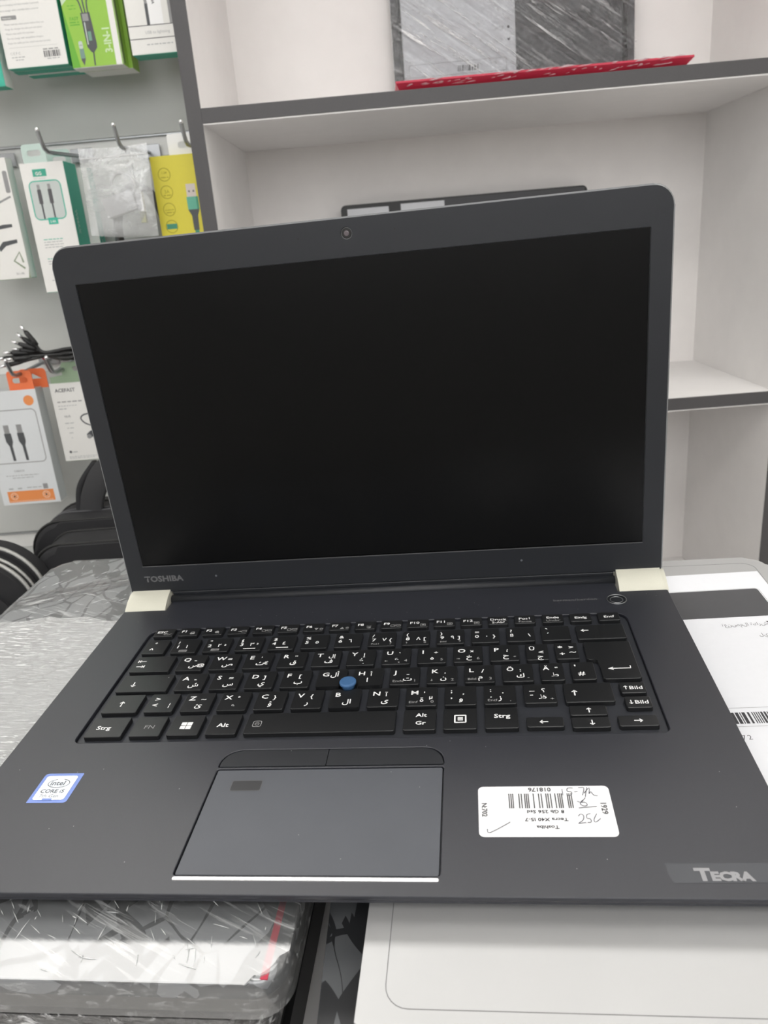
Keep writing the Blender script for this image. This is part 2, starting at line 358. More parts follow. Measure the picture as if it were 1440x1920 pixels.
# ------------------------------------------------------------------ the open laptop
Z0 = 12
LP = empty('laptop', TILT @ T(0, 0, -Z0), 'open dark navy laptop with black screen and blue pointing stick, resting across both stacks', 'laptop')
UP = T(0, 0, Z0)
out = [(-158.5, 0.0)] + []
deck = rr(-166.6, 0, 166.6, 210, (9, 9, .8, .8))
deck = rr(-166.6, 0, 166.6, 210, (9, 9, 1, 1), 5)
# the outline gets a tongue between the hinge caps
i = max(k for k, p in enumerate(deck) if p[0] > 0)
deck = deck[:i + 1] + [(138.6, 210), (138.6, 221.5), (-138.6, 221.5), (-138.6, 210)] + deck[i + 1:]
tray = rr(-138.2, 84.3, 138.2, 186.2, (3.5, 3.5, 7, 7), 5)
padh = rr(-60.2, 8.6, 40.2, 65.3, 1.2, 2)
btnh = rr(-60.2, 66.3, 40.2, 77.6, (.8, .8, 9, 9), 6)
obj('palm_rest', plate(deck, [tray, padh, btnh, circ(136.2, 200.8, 5.5, 24)], -2.2, 0, .35), NAVY, LP, UP)
b = new()
prof = [(1.5, -3.0), (1.2, -4.6), (9, -7.6), (18, -10.4), (205, -10.4), (209, -8), (209, -2.4), (1.5, -2.4)]
va = [[b.verts.new((x, y, z)) for y, z in prof] for x in (-165.6, 165.6)]
for k in range(len(prof)): b.faces.new((va[0][k], va[0][(k + 1) % len(prof)], va[1][(k + 1) % len(prof)], va[1][k]))
b.faces.new(va[0][::-1]); b.faces.new(va[1]); bmesh.ops.recalc_face_normals(b, faces=b.faces)
obj('bottom_case', b, NAVY, LP, UP)
obj('rear_case', bx(-138.4, 209.2, -10.3, 138.4, 220.8, -2.4, 1), NAVY, LP, UP)
for fx, fy in ((-140, 26), (140, 26), (-140, 190), (140, 190)): obj('rubber_foot', slab(rr(fx - 14, fy - 4, fx + 14, fy + 4, 3.5), -11.9, -10.5, .5), RUB, LP, UP)
obj('keyboard_tray', slab(rr(-138.0, 84.5, 138.0, 186, (3.3, 3.3, 6.8, 6.8), 5), -2.15, -1.75), TRAY, LP, UP)
obj('touchpad', slab(rr(-59.7, 9.0, 39.7, 64.9, .8, 2), -2.1, -.45, .25), PAD, LP, UP)
p = Print(); p.rect(-51, 52.2, -37.6, 58.2, mat('fingerprint_dark', (.028, .028, .03), .3), 0, .8).frame(-51, 52.2, -37.6, 58.2, .8, .35, DGREY, .03)
p.build('fingerprint_reader', LP, UP @ T(0, 0, -.38))
obj('touchpad_trim', slab(rr(-59.9, 6.0, 39.9, 7.8, .85, 4), -.6, .35, .3), CHROME, LP, UP)
for s, (xa, xb, rad) in enumerate(((-59.7, -11.7, (.5, .2, .2, 8.6)), (-11.4, 39.7, (.2, .5, 8.6, .2)))):
    obj('touchpad_button', slab(rr(xa, 66.7, xb, 77.2, rad, 6), -2.1, -.15, .35), NAVY2, LP, UP)
pb = obj('power_button', slab(circ(136.2, 200.8, 5.1, 28), -2.1, -.3, .4), NAVY2, LP, UP)
b = new(); tube(b, [(136.2 + 5.35 * math.cos(t), 200.8 + 5.35 * math.sin(t), 0) for t in [2 * math.pi * k / 32 for k in range(33)]], .28, 6); obj('ring', b, DULLM, pb)
b = new(); tube(b, [(136.2 + 3.5 * math.cos(t), 200.8 + 3.5 * math.sin(t), -.3) for t in [2 * math.pi * k / 32 for k in range(33)]], .2, 6); obj('ring', b, DULLM, pb)

# keys: x from, x to, y front, depth, legends (text, dx, dy, size, colour, boldness)
KC = (-9.6, 124.6)
def key(x0, x1, y0, dep=14.9, leg=(), outline=None):
    r = (1.1, 1.1, .8, .8)
    pts = outline or rr(x0, y0, x1, y0 + dep, r, 3)
    dmin = math.hypot(max(x0 - KC[0], 0, KC[0] - x1), max(y0 - KC[1], 0, KC[1] - y0 - dep))
    if dmin < 5.2 and not outline:
        P = []
        for a, c in zip(pts, pts[1:] + pts[:1]):
            n = max(1, int(math.dist(a, c) / .6)); P += [(a[0] + (c[0] - a[0]) * k / n, a[1] + (c[1] - a[1]) * k / n) for k in range(n)]
        Q = []
        for (px, py) in P:
            d = math.hypot(px - KC[0], py - KC[1])
            if d < 5.2: px, py = KC[0] + (px - KC[0]) / d * 5.2, KC[1] + (py - KC[1]) / d * 5.2
            Q.append((px, py))
        b = new(); prism(b, Q, -1.7, .65)
        bmesh.ops.triangulate(b, faces=[f for f in b.faces if len(f.verts) > 4])
    else: b = slab(pts, -1.7, .65, .32, 2)
    k = obj('key', b, KEY, LP, UP)
    if leg:
        p = Print()
        for l in leg:
            t, dx, dy, sz = l[:4]; m = l[4] if len(l) > 4 else WHITE; bo = l[5] * 1.8 if len(l) > 5 else .05
            if t in '←→↑↓⇤⇥': p.arrow(t, x0 + dx, y0 + dy, sz, m); continue
            if t[0] in '↑↓' and len(t) > 1: p.arrow(t[0], x0 + dx - 4.9, y0 + dy - .1, sz * 1.15, m); t = t[1:]; dx += 1.4
            if t == 'M': bo = .02
            p.text(t, x0 + dx, y0 + dy, sz, m, 0, bo * sz / 4 * 1.3, 1.18 if t.isascii() else 1, 0, l[6] if len(l) > 6 else 'LEFT')
        p.build('legend', k, T(0, 0, .68))
    return k
G_ = GREY
YF, YN, YQ, YA, YZ, YB = 177.4, 159.2, 141.4, 123.4, 105.9, 88.1
frow = [('ESC', ''), ('F1', ''), ('F2', ''), ('F3', ''), ('F4', ''), ('F5', ''), ('F6', '▼☼'), ('F7', '▲☼'), ('F8', '✈'), ('F9', ''), ('F10', ''), ('F11', ''), ('F12', '')]
for i, (t, g) in enumerate(frow):
    xa = -134.7 + 15.13 * i
    k = key(xa, xa + 12.2, YF, 8.3, [(t, 1.5, 3.6, 3.2), (g, 6.6, 1.1, 2.6, G_)] if g else [(t, 1.5, 3.6, 3.2)])
    p = Print(); x, y = xa + 6.8, YF + 1.4
    if t == 'ESC': p.line([(x - .4, y + .4), (x + .8, y + .4), (x + 1.8, y - .3), (x + 1.8, y + 1.9), (x + .8, y + 1.2), (x - .4, y + 1.2), (x - .4, y + .4)], .3, G_).line([(x + 2.4, y), (x + 4.2, y + 1.8)], .3, G_)
    elif t == 'F1': p.rect(x + .5, y, x + 3.3, y + 1.7, G_, 0, .2).line([(x + 1, y + 1.7), (x + 1, y + 2.4), (x + 1.6, y + 2.8), (x + 2.3, y + 2.8), (x + 2.8, y + 2.4), (x + 2.8, y + 1.7)], .35, G_)
    elif t == 'F2': p.disc(x + 1.8, y + 1.5, 1.2, G_).line([(x + 2.5, y + .8), (x + 3.3, y)], .4, G_)
    elif t == 'F3': p.arrow('→', x - .6, y + .1, 2.8, G_).frame(x + 1.8, y + .1, x + 4.6, y + 1.9, .2, .3, G_)
    elif t in ('F4', 'F5', 'F9'): p.frame(x - 1, y + .1, x + 1, y + 2, .4, .3, G_).line([(x + 1.2, y), (x + 2, y + 2.3)], .3, G_).frame(x + 2.3, y + .1, x + 4.6, y + 2, .7 if t != 'F5' else .2, .3, G_).line([(x + 2.9, y + .6), (x + 4, y + 1.5)], .25, G_)
    elif t in ('F10', 'F11', 'F12'): p.frame(x + 1, y - .2, x + 3.7, y + 2.0, .1, .3, G_).line([(x + 1.6, y + .9), (x + 3.1, y + .9)], .9, G_)
    else: continue
    p.build('symbol', k, T(0, 0, .7))
for (xa, xb, a, c, gc) in ((62.2, 73.6, 'Druck', 'S-Abf', WHITE), (77, 88.6, 'Pos1', 'Pause', G_), (92.3, 103.9, 'Ende', 'Untbr', G_), (107.4, 119, 'Einfg', '', WHITE), (122.6, 134.2, 'Entf', '', WHITE)):
    key(xa, xb, YF, 8.3, [(a, 5.8, 3.9 if c else 2.8, 3.0, WHITE, .02, 'CENTER')] + ([(c, 5.8, 1.0, 2.7, gc, .012, 'CENTER')] if c else []))
num = [('!', '1', '\u0661', ''), ('"', '2', '\u0662', '²'), ('§', '3', '\u0663', '³'), ('$', '4', '\u0664', ''), ('%', '5', '\u0665', ''), ('&', '6', '\u0666', ''), ('/', '7', '\u0667', '{'), ('(', '8', '\u0668', '['), (')', '9', '\u0669', ']'), ('=', '0', '\u0660', '}'), ('?', 'ß', '', '\\')]
key(-134.7, -121.2, YN, 14.0, [('°', 4.6, 8.3, 4.5), ('^', 3.6, 2.6, 4.5)])
for i, (a, c, d, e) in enumerate(num):
    xa = -117.6 + 18.93 * i
    lg = [(a, 2, 9.2, 3.6), (c, 2, 4.9, 3.9)]
    if d: lg.append((d, 7.8, 4.9, 4.2))
    if e: lg.append((e, 11.6, 4.6, 3.9))
    if c in '789': lg += [({'7': 'Pos1', '8': '↑', '9': 'Bild'}[c], 1.9, 1.6, 2.1, G_, .01), (c, 12, 1.5, 2.4, G_, .01)]
    k = key(xa, xa + 15.2, YN, 14.0, lg)
    if c in '1234':
        p = Print(); p.frame(xa + 5.2, YN + 1.1, xa + 9.6, YN + 2.9, .1, .35, G_).line([(xa + 5.4, YN + 2), (xa + 9.4, YN + 2)], .6, G_) if c in '12' else p.line([(xa + 5, YN + 2), (xa + 12, YN + 2)], .7, WHITE)
        p.build('symbol', k, T(0, 0, .7))
key(90.4, 105.6, YN, 14.0, [('`', 2.2, 8.6, 5), ('´', 2.6, 4.2, 5)])
key(109, 134.2, YN, 14.0, [('←', 2.4, 6.6, 5.6, WHITE, .02)])
rowq = [('Q', '\u064E', '\u0636', '@'), ('W', '\u064B', '\u0635', ''), ('E', '\u064F', '\u062B', '€'), ('R', '\u064C', '\u0642', ''), ('T', '\u0644\u0625', '\u0641', ''), ('Y', '\u0625', '\u063A', ''), ('U', '`', '\u0639', ''), ('I', '÷', '\u0647', ''), ('O', '×', '\u062E', ''), ('P', '\u061B', '\u062D', '')]
rowa = [('A', '\u0650', '\u0634', ''), ('S', '\u064D', '\u0633', ''), ('D', ']', '\u064A', ''), ('F', '[', '\u0628', ''), ('G', '', '\u0644\u0623', ''), ('H', '\u0623', '\u0627', ''), ('J', '\u0640', '\u062A', ''), ('K', '\u060C', '\u0646', ''), ('L', '/', '\u0645', ''), ('Ö', ':', '\u0643', '')]
rowz = [('Z', '~', '\u0626', ''), ('X', '\u0652', '\u0621', ''), ('C', '}', '\u0624', ''), ('V', '{', '\u0631', ''), ('B', '', '\u0644\u0627', ''), ('N', '\u0622', '\u0649', ''), ('M', '\u2019', '\u0629', 'µ'), (';', ',', '\u0648', ''), (':', '.', '\u0632', ''), ('_', '\u061F', '\u0638', '')]
marks = {'\u064E': '-', '\u064B': '=', '\u064F': '\u2019', '\u064C': '\u2019\u2019', '\u0650': '-', '\u064D': '=', '\u0652': '°'}
grey = {'U': ('←', '4'), 'I': ('', '5'), 'O': ('→', '6'), 'P': ('', '*'), 'J': ('Ende', '1'), 'K': ('↓', '2'), 'L': ('Bild', '3'), 'Ö': ('', '-'), 'M': ('Einf', '0'), ':': ('Entf', ','), '_': ('', '+')}
def letters(rows, x0, y, step=18.94):
    for i, (a, t, c, e) in enumerate(rows):
        xa = x0 + step * i
        if a in 'GB': lg = [(a, 2.2, 8.9, 4.5)] + [(c, 6.6, 8.6 if a == 'G' else 3.2, 4.8)]
        else:
            lg = [(a, 2.2, 8.9, 4.5), (c, 6.9, 3.2, 4.7)]
            if t: lg.append((marks.get(t, t), 8.6, 8.3, 4.0))
        if a in ';:_': lg[0] = ({';': ';', ':': ':', '_': '_'}[a], 2.8, 9.6, 4.0); lg.append(({';': ',', ':': '.', '_': '-'}[a], 2.8, 5.2, 4.4))
        if e: lg.append((e, 11.2, 3.6 if a != 'M' else 5.4, 3.8))
        if a in grey:
            g1, g2 = grey[a]
            if g1: lg.append((g1, 1.6, 2.3, 2.5, G_, .01))
            lg.append((g2, 12.1, 2.2, 2.9, G_, .01))
        key(xa, xa + 15.3, y, 14.9, lg)
letters(rowq, -108.2, YQ, 18.93); letters(rowa, -102.3, YA, 18.91); letters(rowz, -92.7, YZ, 18.88)
key(-134.5, -111.5, YQ, 14.9, [('⇤', 2.6, 8.4, 5, WHITE, .02), ('⇥', 2.6, 3.4, 5, WHITE, .02)])
key(81, 92.4, YQ, 14.9, [('Ü', 1.6, 8.9, 4.4), ('<', 6.2, 5.4, 4.2), ('\u062C', 5.6, 1.4, 4.6)])
key(95.9, 107.5, YQ, 14.9, [('*', 1.6, 8.6, 4.8), ('+', 1.8, 3.2, 4.4), ('>', 7, 9.2, 4), ('~', 7, 4.6, 5)])
key(-134.4, -106, YA, 14.9, [('↓', 5.6, 4.4, 6, WHITE, .02), ('•', 25, 11, 3, G_, 0)])
key(86.6, 98.2, YA, 14.9, [('Ä', 1.6, 8.9, 4.4), ('"', 7.3, 8.4, 4), ('\u0637', 5.2, 3.2, 4.7)])
key(101.7, 113.3, YA, 14.9, [("'", 1.8, 9, 5), ('#', 3.2, 3.6, 4.6)])
ent = [(117.3, YA), (133.3, YA), (134.4, YA + 1), (134.4, YQ + 14.1), (133.6, YQ + 14.9), (111.6, YQ + 14.9), (110.8, YQ + 14.1), (110.8, YQ - 1.2 + 1.4), (111.9, YQ - 1.2), (114.9, YQ - 1.2), (116.1, YQ - 1.8), (116.3, YQ - 2.8), (116.3, YA + 1)]
k = key(110.8, 134.4, YA, 0, (), ent)
Print().line([(121.6, 132.0), (130.6, 132.0), (130.6, 134)], .6, WHITE).poly([(119.6, 132.0), (122.4, 133.4), (121.8, 132.0), (122.4, 130.6)], WHITE).build('legend', k, T(0, 0, .68))
key(-134.3, -115.4, YZ, 14.9, [('↑', 6.2, 5.0, 6, WHITE, .02)])
key(-111.7, -96.4, YZ, 14.9, [('>', 2.8, 9, 4.4), ('<', 2.8, 4.2, 4.4), ('¦', 11.6, 4.2, 4)])
key(96.2, 118.8, YZ, 14.9, [('↑', 2.4, 5.0, 6, WHITE, .02)])
key(122.4, 134.2, 112.0, 8.4, [('↑Bild', 5.9, 2.8, 3.6, WHITE, .02, 'CENTER')])
key(122.9, 134.5, 101.0, 8.4, [('↓Bild', 5.8, 2.8, 3.6, WHITE, .02, 'CENTER')])
key(-134.6, -115.5, YB - .6, 14.9, [('Strg', 4.0, 5.6, 3.9)])
key(-111.8, -96.2, YB - .5, 14.9, [('FN', 5.6, 5.6, 3.8, G_, 0)])
k = key(-92.9, -77.1, YB - .3, 14.9)
p = Print()
for a in (0, 1):
    for c in (0, 1): x, y = -87.6 + a * 2.9, YB + 4.2 + c * 2.7; p.poly([(x, y + .25 * (1 - a)), (x + 2.6, y), (x + 2.6, y + 2.4), (x, y + 2.4 - .1 * c)], WHITE)
p.build('legend', k, T(0, 0, .68))
key(-73.8, -58.5, YB - .1, 14.9, [('Alt', 4.6, 5.4, 3.9)])
k = key(-55.1, 17.0, YB, 14.9)
Print().frame(-51.6, YB + 5, -47.6, YB + 9, .8, .35, G_).ring(-49.6, YB + 7, 1, .3, G_).line([(-50.3, YB + 7), (-48.9, YB + 7)], .3, G_).build('symbol', k, T(0, 0, .68))
key(20.7, 35.9, YB + .2, 14.9, [('Alt', 5.6, 9.4, 3.6), ('Gr', 5.6, 3.8, 3.6)])
k = key(39.3, 54.7, YB + .2, 14.9)
Print().frame(44.6, YB + 5, 49.6, YB + 10, .2, .7, WHITE).rect(45.9, YB + 6.3, 48.3, YB + 8.7, WHITE).line([(46.0, YB + 7.1), (48.2, YB + 7.1)], .25, KEY, .02).line([(46.0, YB + 7.9), (48.2, YB + 7.9)], .25, KEY, .02).build('legend', k, T(0, 0, .68))
key(58.3, 73.5, YB + .3, 14.9, [('Strg', 4.2, 7.4, 3.9)])
key(77.1, 93.6, YB + .6, 7.0, [('←', 5.6, 1.7, 5.4, WHITE, .02)])
key(97.1, 113.8, 96.3, 7.0, [('↑', 6.6, 1.8, 5, WHITE, .02)])
key(97.0, 113.7, 87.7, 7.4, [('↓', 6.9, 1.8, 5, WHITE, .02)])
key(117.4, 134.5, YB + .1, 7.4, [('→', 6.4, 1.8, 5.4, WHITE, .02)])
b = new(); tube(b, [(KC[0], KC[1], z) for z in (-1.3, .5, 1.0)], 3.2, 20); tube(b, [(KC[0], KC[1], z) for z in (1.0, 1.3, 2.4, 2.9, 3.0)], [3.4, 4.2, 4.3, 4.0, 3.2], 28)
tag(obj('pointing_stick', b, BLUE, LP, UP), 'round blue rubber pointing stick between the keys')

# hinge caps
for sx in (-1, 1):
    b = new(); xs = sorted((sx * 139.8, sx * 168.2))
    pf = [(210.6, -11), (210.6, -1.2), (212.5, 1.0), (218, 4.2), (224.5, 6.6), (229, 7.2), (232, 5), (232.5, -3), (229, -10)]
    va = [[b.verts.new((x, y, z)) for y, z in pf] for x in xs]; n = len(pf)
    for q in range(n): b.faces.new((va[0][q], va[0][(q + 1) % n], va[1][(q + 1) % n], va[1][q]))
    b.faces.new(va[0][::-1]); b.faces.new(va[1]); bmesh.ops.recalc_face_normals(b, faces=b.faces)
    oe = [e for e in b.edges if all(abs(v.co.x - sx * 168.2) < .01 for v in e.verts)]
    bmesh.ops.bevel(b, geom=oe, offset=3.0, segments=4, affect='EDGES')
    tag(obj('hinge_cap', b, CHAMP, LP, UP, True), 'pale metal hinge cap')
b = new(); tube(b, [(-139, 223.2, .2), (139, 223.2, .2)], 3.0, 14); obj('hinge_bar', b, NAVY2, LP, UP)
b = new(); tube(b, [(-137.5, 220.9, -.3), (137.5, 220.9, -.1)], .6, 6); obj('hinge_trim', b, DULLM, LP, UP)

# lid, in its own frame: x, height, towards the viewer
la = .0231
LID = UP @ M3((1, 0, 0), (0, math.sin(la), math.cos(la)), (0, -math.cos(la), math.sin(la)), (0, 224.5, -3.5))
lo = rr(-167, 8.2, 167, 222.2, (1.5, 1.5, 11, 11), 8)
obj('lid_shell', slab(lo, -6.2, -1.0, .8, 2, True), LIDEDGE_HI, LP, LID, True)
obj('lid_foot', bx(-138.8, 3.2, -5.2, 138.8, 8.4, -.3, .6), NAVY2, LP, LID)
obj('bezel', plate(rr(-166.2, 8.8, 166.2, 221.4, (1.2, 1.2, 10.4, 10.4), 8), [rr(-155.2, 27.0, 155.2, 201.8, .3, 1), circ(0, 213.9, 3.0, 20)], -1.0, 0, .3), NAVY2, LP, LID)
obj('screen', bx(-155.1, 27.1, -1.3, 155.1, 201.7, -.8), SCREEN, LP, LID)
p = Print(); p.line([(-155.1, 27.25), (155.1, 27.25)], .35, DGREY); p.build('screen_lip', LP, LID @ T(0, 0, .05))
cm = obj('webcam', slab(circ(0, 213.9, 2.7, 24), -1.0, -.4, .3), BLACK, LP, LID)
obj('lens', slab(circ(0, 213.9, 1.5, 20), -.4, -.1, .5, 3), mat('lens_glass', (.12, .1, .11), .12, 0, .8), cm)
for mx in (-26, 25.6): obj('microphone_hole', slab(circ(mx, 213.6, .5, 10), -.2, .04), BLACK, LP, LID)
for cx, cz in ((-107.6, 18.6), (84.5, 19.2)): obj('screw_dimple', slab(circ(cx, cz, .7, 12), -.1, .06), DULLM, LP, LID)
Print().text('TOSHIBA', -155.4, 16.4, 5.5, mat('dim_grey_print', (.11, .11, .115), .5), 0, .2, 1.12, 0, 'LEFT', 0, 1.02).build('lid_lettering', LP, LID @ T(0, 0, .06))
Print().text('harman/kardon', 100.6, 201.0, 3.2, mat('dim_grey_print', '#fff'), 0, .1, 1.1, 0, 'LEFT', 0, 1.15).build('speaker_lettering', LP, UP @ T(0, 0, .1))
# processor sticker
SB = mat('sticker_blue', (.2, .28, .62), .25, .5); SW_ = mat('sticker_white', (.8, .87, .95), .35)
p = Print(); p.rect(-140.4, 45.6, -122, 63.6, SB, 0, (.3, 1.6, .6, 1.6)); p.poly(rr(-138.7, 47.3, -123.9, 62.0, 1.2), SW_, .1); p.rect(-133.9, 47.0, -129.5, 48.1, SB, .16)
p.ring(-131.0, 57.2, 5.0, .3, DGREY, .2, 2.6).rect(-132.6, 59.2, -129.6, 60.4, SW_, .25).text('intel', -134.9, 56.0, 4.0, DGREY, .2, .04).text('CORE i5', -137.2, 51.4, 3.1, DGREY, .2, .04).text('7th Gen', -136.4, 48.6, 2.8, GREY, .2, 0)
p.build('processor_sticker', LP, UP @ T(0, 0, .07))
# stock label, printed upside down as the photograph shows it
st = Print(); st.rect(54.4, 26.4, 106.0, 52.6, STICK, 0, 2.2)
Z = .2
st.text('018176', 83.4, 51.6, 3.0, DGREY, Z, .07, 1.0, 180); bxs = [0, 1, 1.9, 4.9, 6.1, 7.7, 8.6, 9.5, 12.0, 14.6, 15.9, 18.2, 19.2, 20.4, 22.6, 24, 24.9, 25.8, 28.6, 29.5, 30.5]
for q, xx in enumerate(bxs): st.rect(66.4 + xx * .8, 40.6, 66.4 + xx * .8 + .45, 48.4, DGREY, Z)
st.text('8 Gb 256 Ssd', 87.4, 39.6, 2.3, INK, Z, .04, 1.15, 180); st.text('Tecra X40 I5-7', 88.4, 35.6, 2.3, INK, Z, .04, 1.15, 180); st.text('Toshiba', 84.6, 31.8, 2.3, INK, Z, .04, 1.15, 180)
st.text('N:702', 55.8, 43.6, 2.9, DGREY, Z, .06, 1, 270); st.text('1929', 101.6, 43.8, 3.2, DGREY, Z, .06, 1, 270)
for P in ([(85.2, 50.8), (85.2, 47.3)], [(91.3, 51.3), (88.4, 51.2), (88.0, 49.6), (89.8, 49.4), (90.4, 48.2), (89.2, 47.2), (87.6, 47.4)], [(91.8, 49.2), (93.8, 49.4)], [(94.4, 51.3), (97.6, 51.3), (96.0, 47.2)], [(99.3, 51.6), (97.4, 46.4)], [(97.2, 48.4), (100.6, 51.4), (99.8, 48), (101, 49.2), (102.2, 47.4), (104.4, 47.0)],
          [(95.6, 46), (93, 43.6), (91, 44.2)], [(94, 44.8), (92.4, 42.8), (94, 41.6), (95.8, 42), (95.2, 43.4), (92.8, 43.6)], [(91.2, 40.6), (100.6, 41.4)],
          [(89.6, 36.4), (91.2, 37.5), (92.6, 36.6), (92, 34.6), (89.8, 33.2), (89.2, 32.8), (93.4, 33.2)], [(96.6, 37.6), (94.6, 37.2), (94.2, 35.4), (96, 35), (96, 33.4), (94, 33.2)], [(100, 37.6), (97.8, 34.6), (98.6, 33.4), (101.6, 35.2)], [(57.6, 30.2), (58.6, 28.4), (66.4, 33.6)]):
    if P[0][1] > 46.5 and P[0][0] > 85: P = [(87.8 + (a - 85.2) * .7, c) for a, c in P]
    elif P[0][0] > 85 and P[0][1] < 38: P = [(92 + (a - 89.2) * .68, c) for a, c in P]
    elif P[0][0] > 85: P = [(93 + (a - 91.2) * .75, c) for a, c in P]
    st.line([(v.x, v.y) for v in smoothpath([(a, c, 0) for a, c in P], 3)], .32, mat('pen_ink', (.12, .12, .14), .6), Z + .02)
st.build('stock_label', LP, UP @ T(0, 0, .08))
tp = Print(); tp.poly([(118.6, 14.6), (119.4, 12.6), (118.9, 10.4), (120.0, 6.2), (166, 6.8), (166, 14.9)], mat('clear_tape', (.032, .035, .043), .3))
tp.text('T', 128.2, 7.4, 7.0, mat('silver_print', (.27, .27, .28), .4), .1, .36, 1.15).text('ECRA', 133.0, 7.4, 4.9, mat('silver_print', '#fff'), .1, .3, 1.13)
tp.build('model_tape', LP, UP @ T(0, 0, .08))
# dust specks and nicks on the palm rest
b = new(); rnd = random.Random(3)
for _ in range(46): x, y = rnd.uniform(-160, 160), rnd.choice((rnd.uniform(12, 82), rnd.uniform(188, 206))); b.faces.new([b.verts.new((x + .22 * math.cos(t), y + .22 * math.sin(t) * rnd.uniform(.6, 1.4), .02)) for t in (0, 1, 2, 3, 4, 5)])
tag(obj('dust', b, GREY, LP, UP), kind='stuff')

# ------------------------------------------------------------------ closed laptops of the stacks
def closed(x0, x1, y0, y1, zt, zb, lidm, basem, label, group, rot=0, r=12, split=.5, tag_='closed_laptop'):
    cx, cy = (x0 + x1) / 2, (y0 + y1) / 2
    t = empty(tag_, TILT @ T(cx, cy, zb) @ Matrix.Rotation(math.radians(rot), 4, 'Z'), label, 'laptop', group)
    hx, hy = (x1 - x0) / 2, (y1 - y0) / 2; h = zt - zb; zs = h * split
    obj('lid', slab(rr(-hx, -hy, hx, hy, r, 7), zs + .5, h, min(2.6, h * .2), 3), lidm, t)
    obj('base', slab(rr(-hx + .4, -hy + .4, hx - .4, hy - .4, r, 7), 2.0, zs, .8, 2), basem, t)
    for a in (-1, 1):
        for c in (-1, 1): obj('rubber_foot', slab(circ(a * (hx - 25), c * (hy - 25), 6, 12), .05, 2.1), RUB, t)
    return t, hx, hy, h
gl = 'closed laptops stacked under the left half of the open laptop'
t, hx, hy, h = closed(-270, -13.6, -23.5, 317, -13.1, -30.5, SHARD, GREYL, 'closed laptop with grey shard-pattern lid in clear stretch film, topmost of the left stack', gl)
obj('red_edge', bx(hx - 7.2, -hy + 1.5, h - .4, hx - 4.6, hy - 20, h + .12), RED, t)
fb = slab(rr(-hx - .9, -hy - .9, hx + .9, hy + .9, 12.8, 7), .2, h + .45, 3, 3)
obj('stretch_film', fb, FILM1, t, None, True)
# several more turns of film lie across the middle of the lid
g = new(); NX, NY = 60, 40
vv = [[g.verts.new((-hx - 1 + (2 * hx + 2) * i / NX, -72 + 134 * j / NY + (13 * (1 - i / NX) + 9 * math.sin(i * .13) + 1.5 * math.sin(i * .9)) * (1 if j > NY / 2 else .5), h + .6 + .25 * random.random() * (0 < j < NY))) for j in range(NY + 1)] for i in range(NX + 1)]
for i in range(NX):
    for j in range(NY): g.faces.new((vv[i][j], vv[i + 1][j], vv[i + 1][j + 1], vv[i][j + 1])).smooth = True
obj('film_band', g, FILM2, t)
# folded film creases
g = new(); rnd = random.Random(5)
for _ in range(330):
    x, y = rnd.uniform(-hx + 6, hx - 8), rnd.choice((rnd.uniform(-hy + 2, -hy + 36), rnd.uniform(20, hy - 8), rnd.uniform(20, hy - 8)))
    a = rnd.gauss(2.2, .5) if y < 0 else rnd.gauss(.5, .35); L_ = rnd.uniform(1.5, 9); d = Vector((math.cos(a), math.sin(a), 0)) * L_
    p0 = Vector((x, y, h + .5)); tube(g, [p0, p0 + d * .5 + Vector((0, 0, .12)), p0 + d], [.05, rnd.uniform(.12, .25), .05], 5, 0)
obj('film_crease', g, mat('film_pleat', (.85, .86, .86), .15, 0, .8, .05, 100, 0, 0, 0, .75), t)['kind'] = 'stuff'
g = new(); NX, NY = 40, 14
vv = [[g.verts.new((-hx - 1 + 170 * i / NX, hy - 78 + .42 * 170 * i / NX + 22 * j / NY, h + .6 + .3 * random.random() * (0 < j < NY))) for j in range(NY + 1)] for i in range(NX + 1)]
for i in range(NX):
    for j in range(NY): g.faces.new((vv[i][j], vv[i + 1][j], vv[i + 1][j + 1], vv[i][j + 1])).smooth = True
obj('film_pleats', g, FILM4, t)
t, hx, hy, h = closed(-263, -23, -24, 311, -30.7, -53, RUB, RUB, 'closed black laptop with metal ports facing the front, second in the left stack', gl, split=.86)
for a, c, zc, hh in ((-126, -109, 12, 8), (-101.5, -86.5, 12.6, .9), (-79.5, -67.5, 12.4, .9)):
    m_ = T(0, 0, 0)
    xa, xb = a + 143, c + 145
    if hh > 4: 
        obj('usb_port', plate(rr(xa, zc - hh / 2, xb, zc + hh / 2, 2), [rr(xa + 1, zc - hh / 2 + 1, xb - 1, zc + hh / 2 - 1, 1.4)], 0, .9, .1), CHROME, t, FR(0, -hy + .5, 0))
        obj('film_scrap', slab(rr(xa + .8, zc - hh / 2 + .8, xb - .8, zc + hh / 2 - .8, 1.2), 0, .4), FILM3, t, FR(0, -hy + .3, 0))
    else: obj('port_slot', bx(xa, -hy - .3, zc - .6, xb, -hy + .8, zc + .6, .3), CHROME, t)
fb = slab(rr(-hx - .6, -hy - .5, hx + .6, hy + .6, 12, 6), .6, h - .2, 1, 2); obj('stretch_film', fb, FILM3, t, None, True)
closed(-260, -28, -20, 308, -53.1, -77, GREYL, RUB, 'closed grey laptop, third from the top of the left stack', gl)
closed(-262, -26, -21, 310, -77.1, -99.9, RUB, RUB, 'closed black laptop at the bottom of the left stack', gl)
gr = 'closed laptops stacked under the right half of the open laptop'
t, hx, hy, h = closed(13.4, 240, -48, 269.5, -12.2, -32, SILV, SILV, 'closed silver laptop lying under the white printed sheet, topmost of the right stack', gr, split=.45)
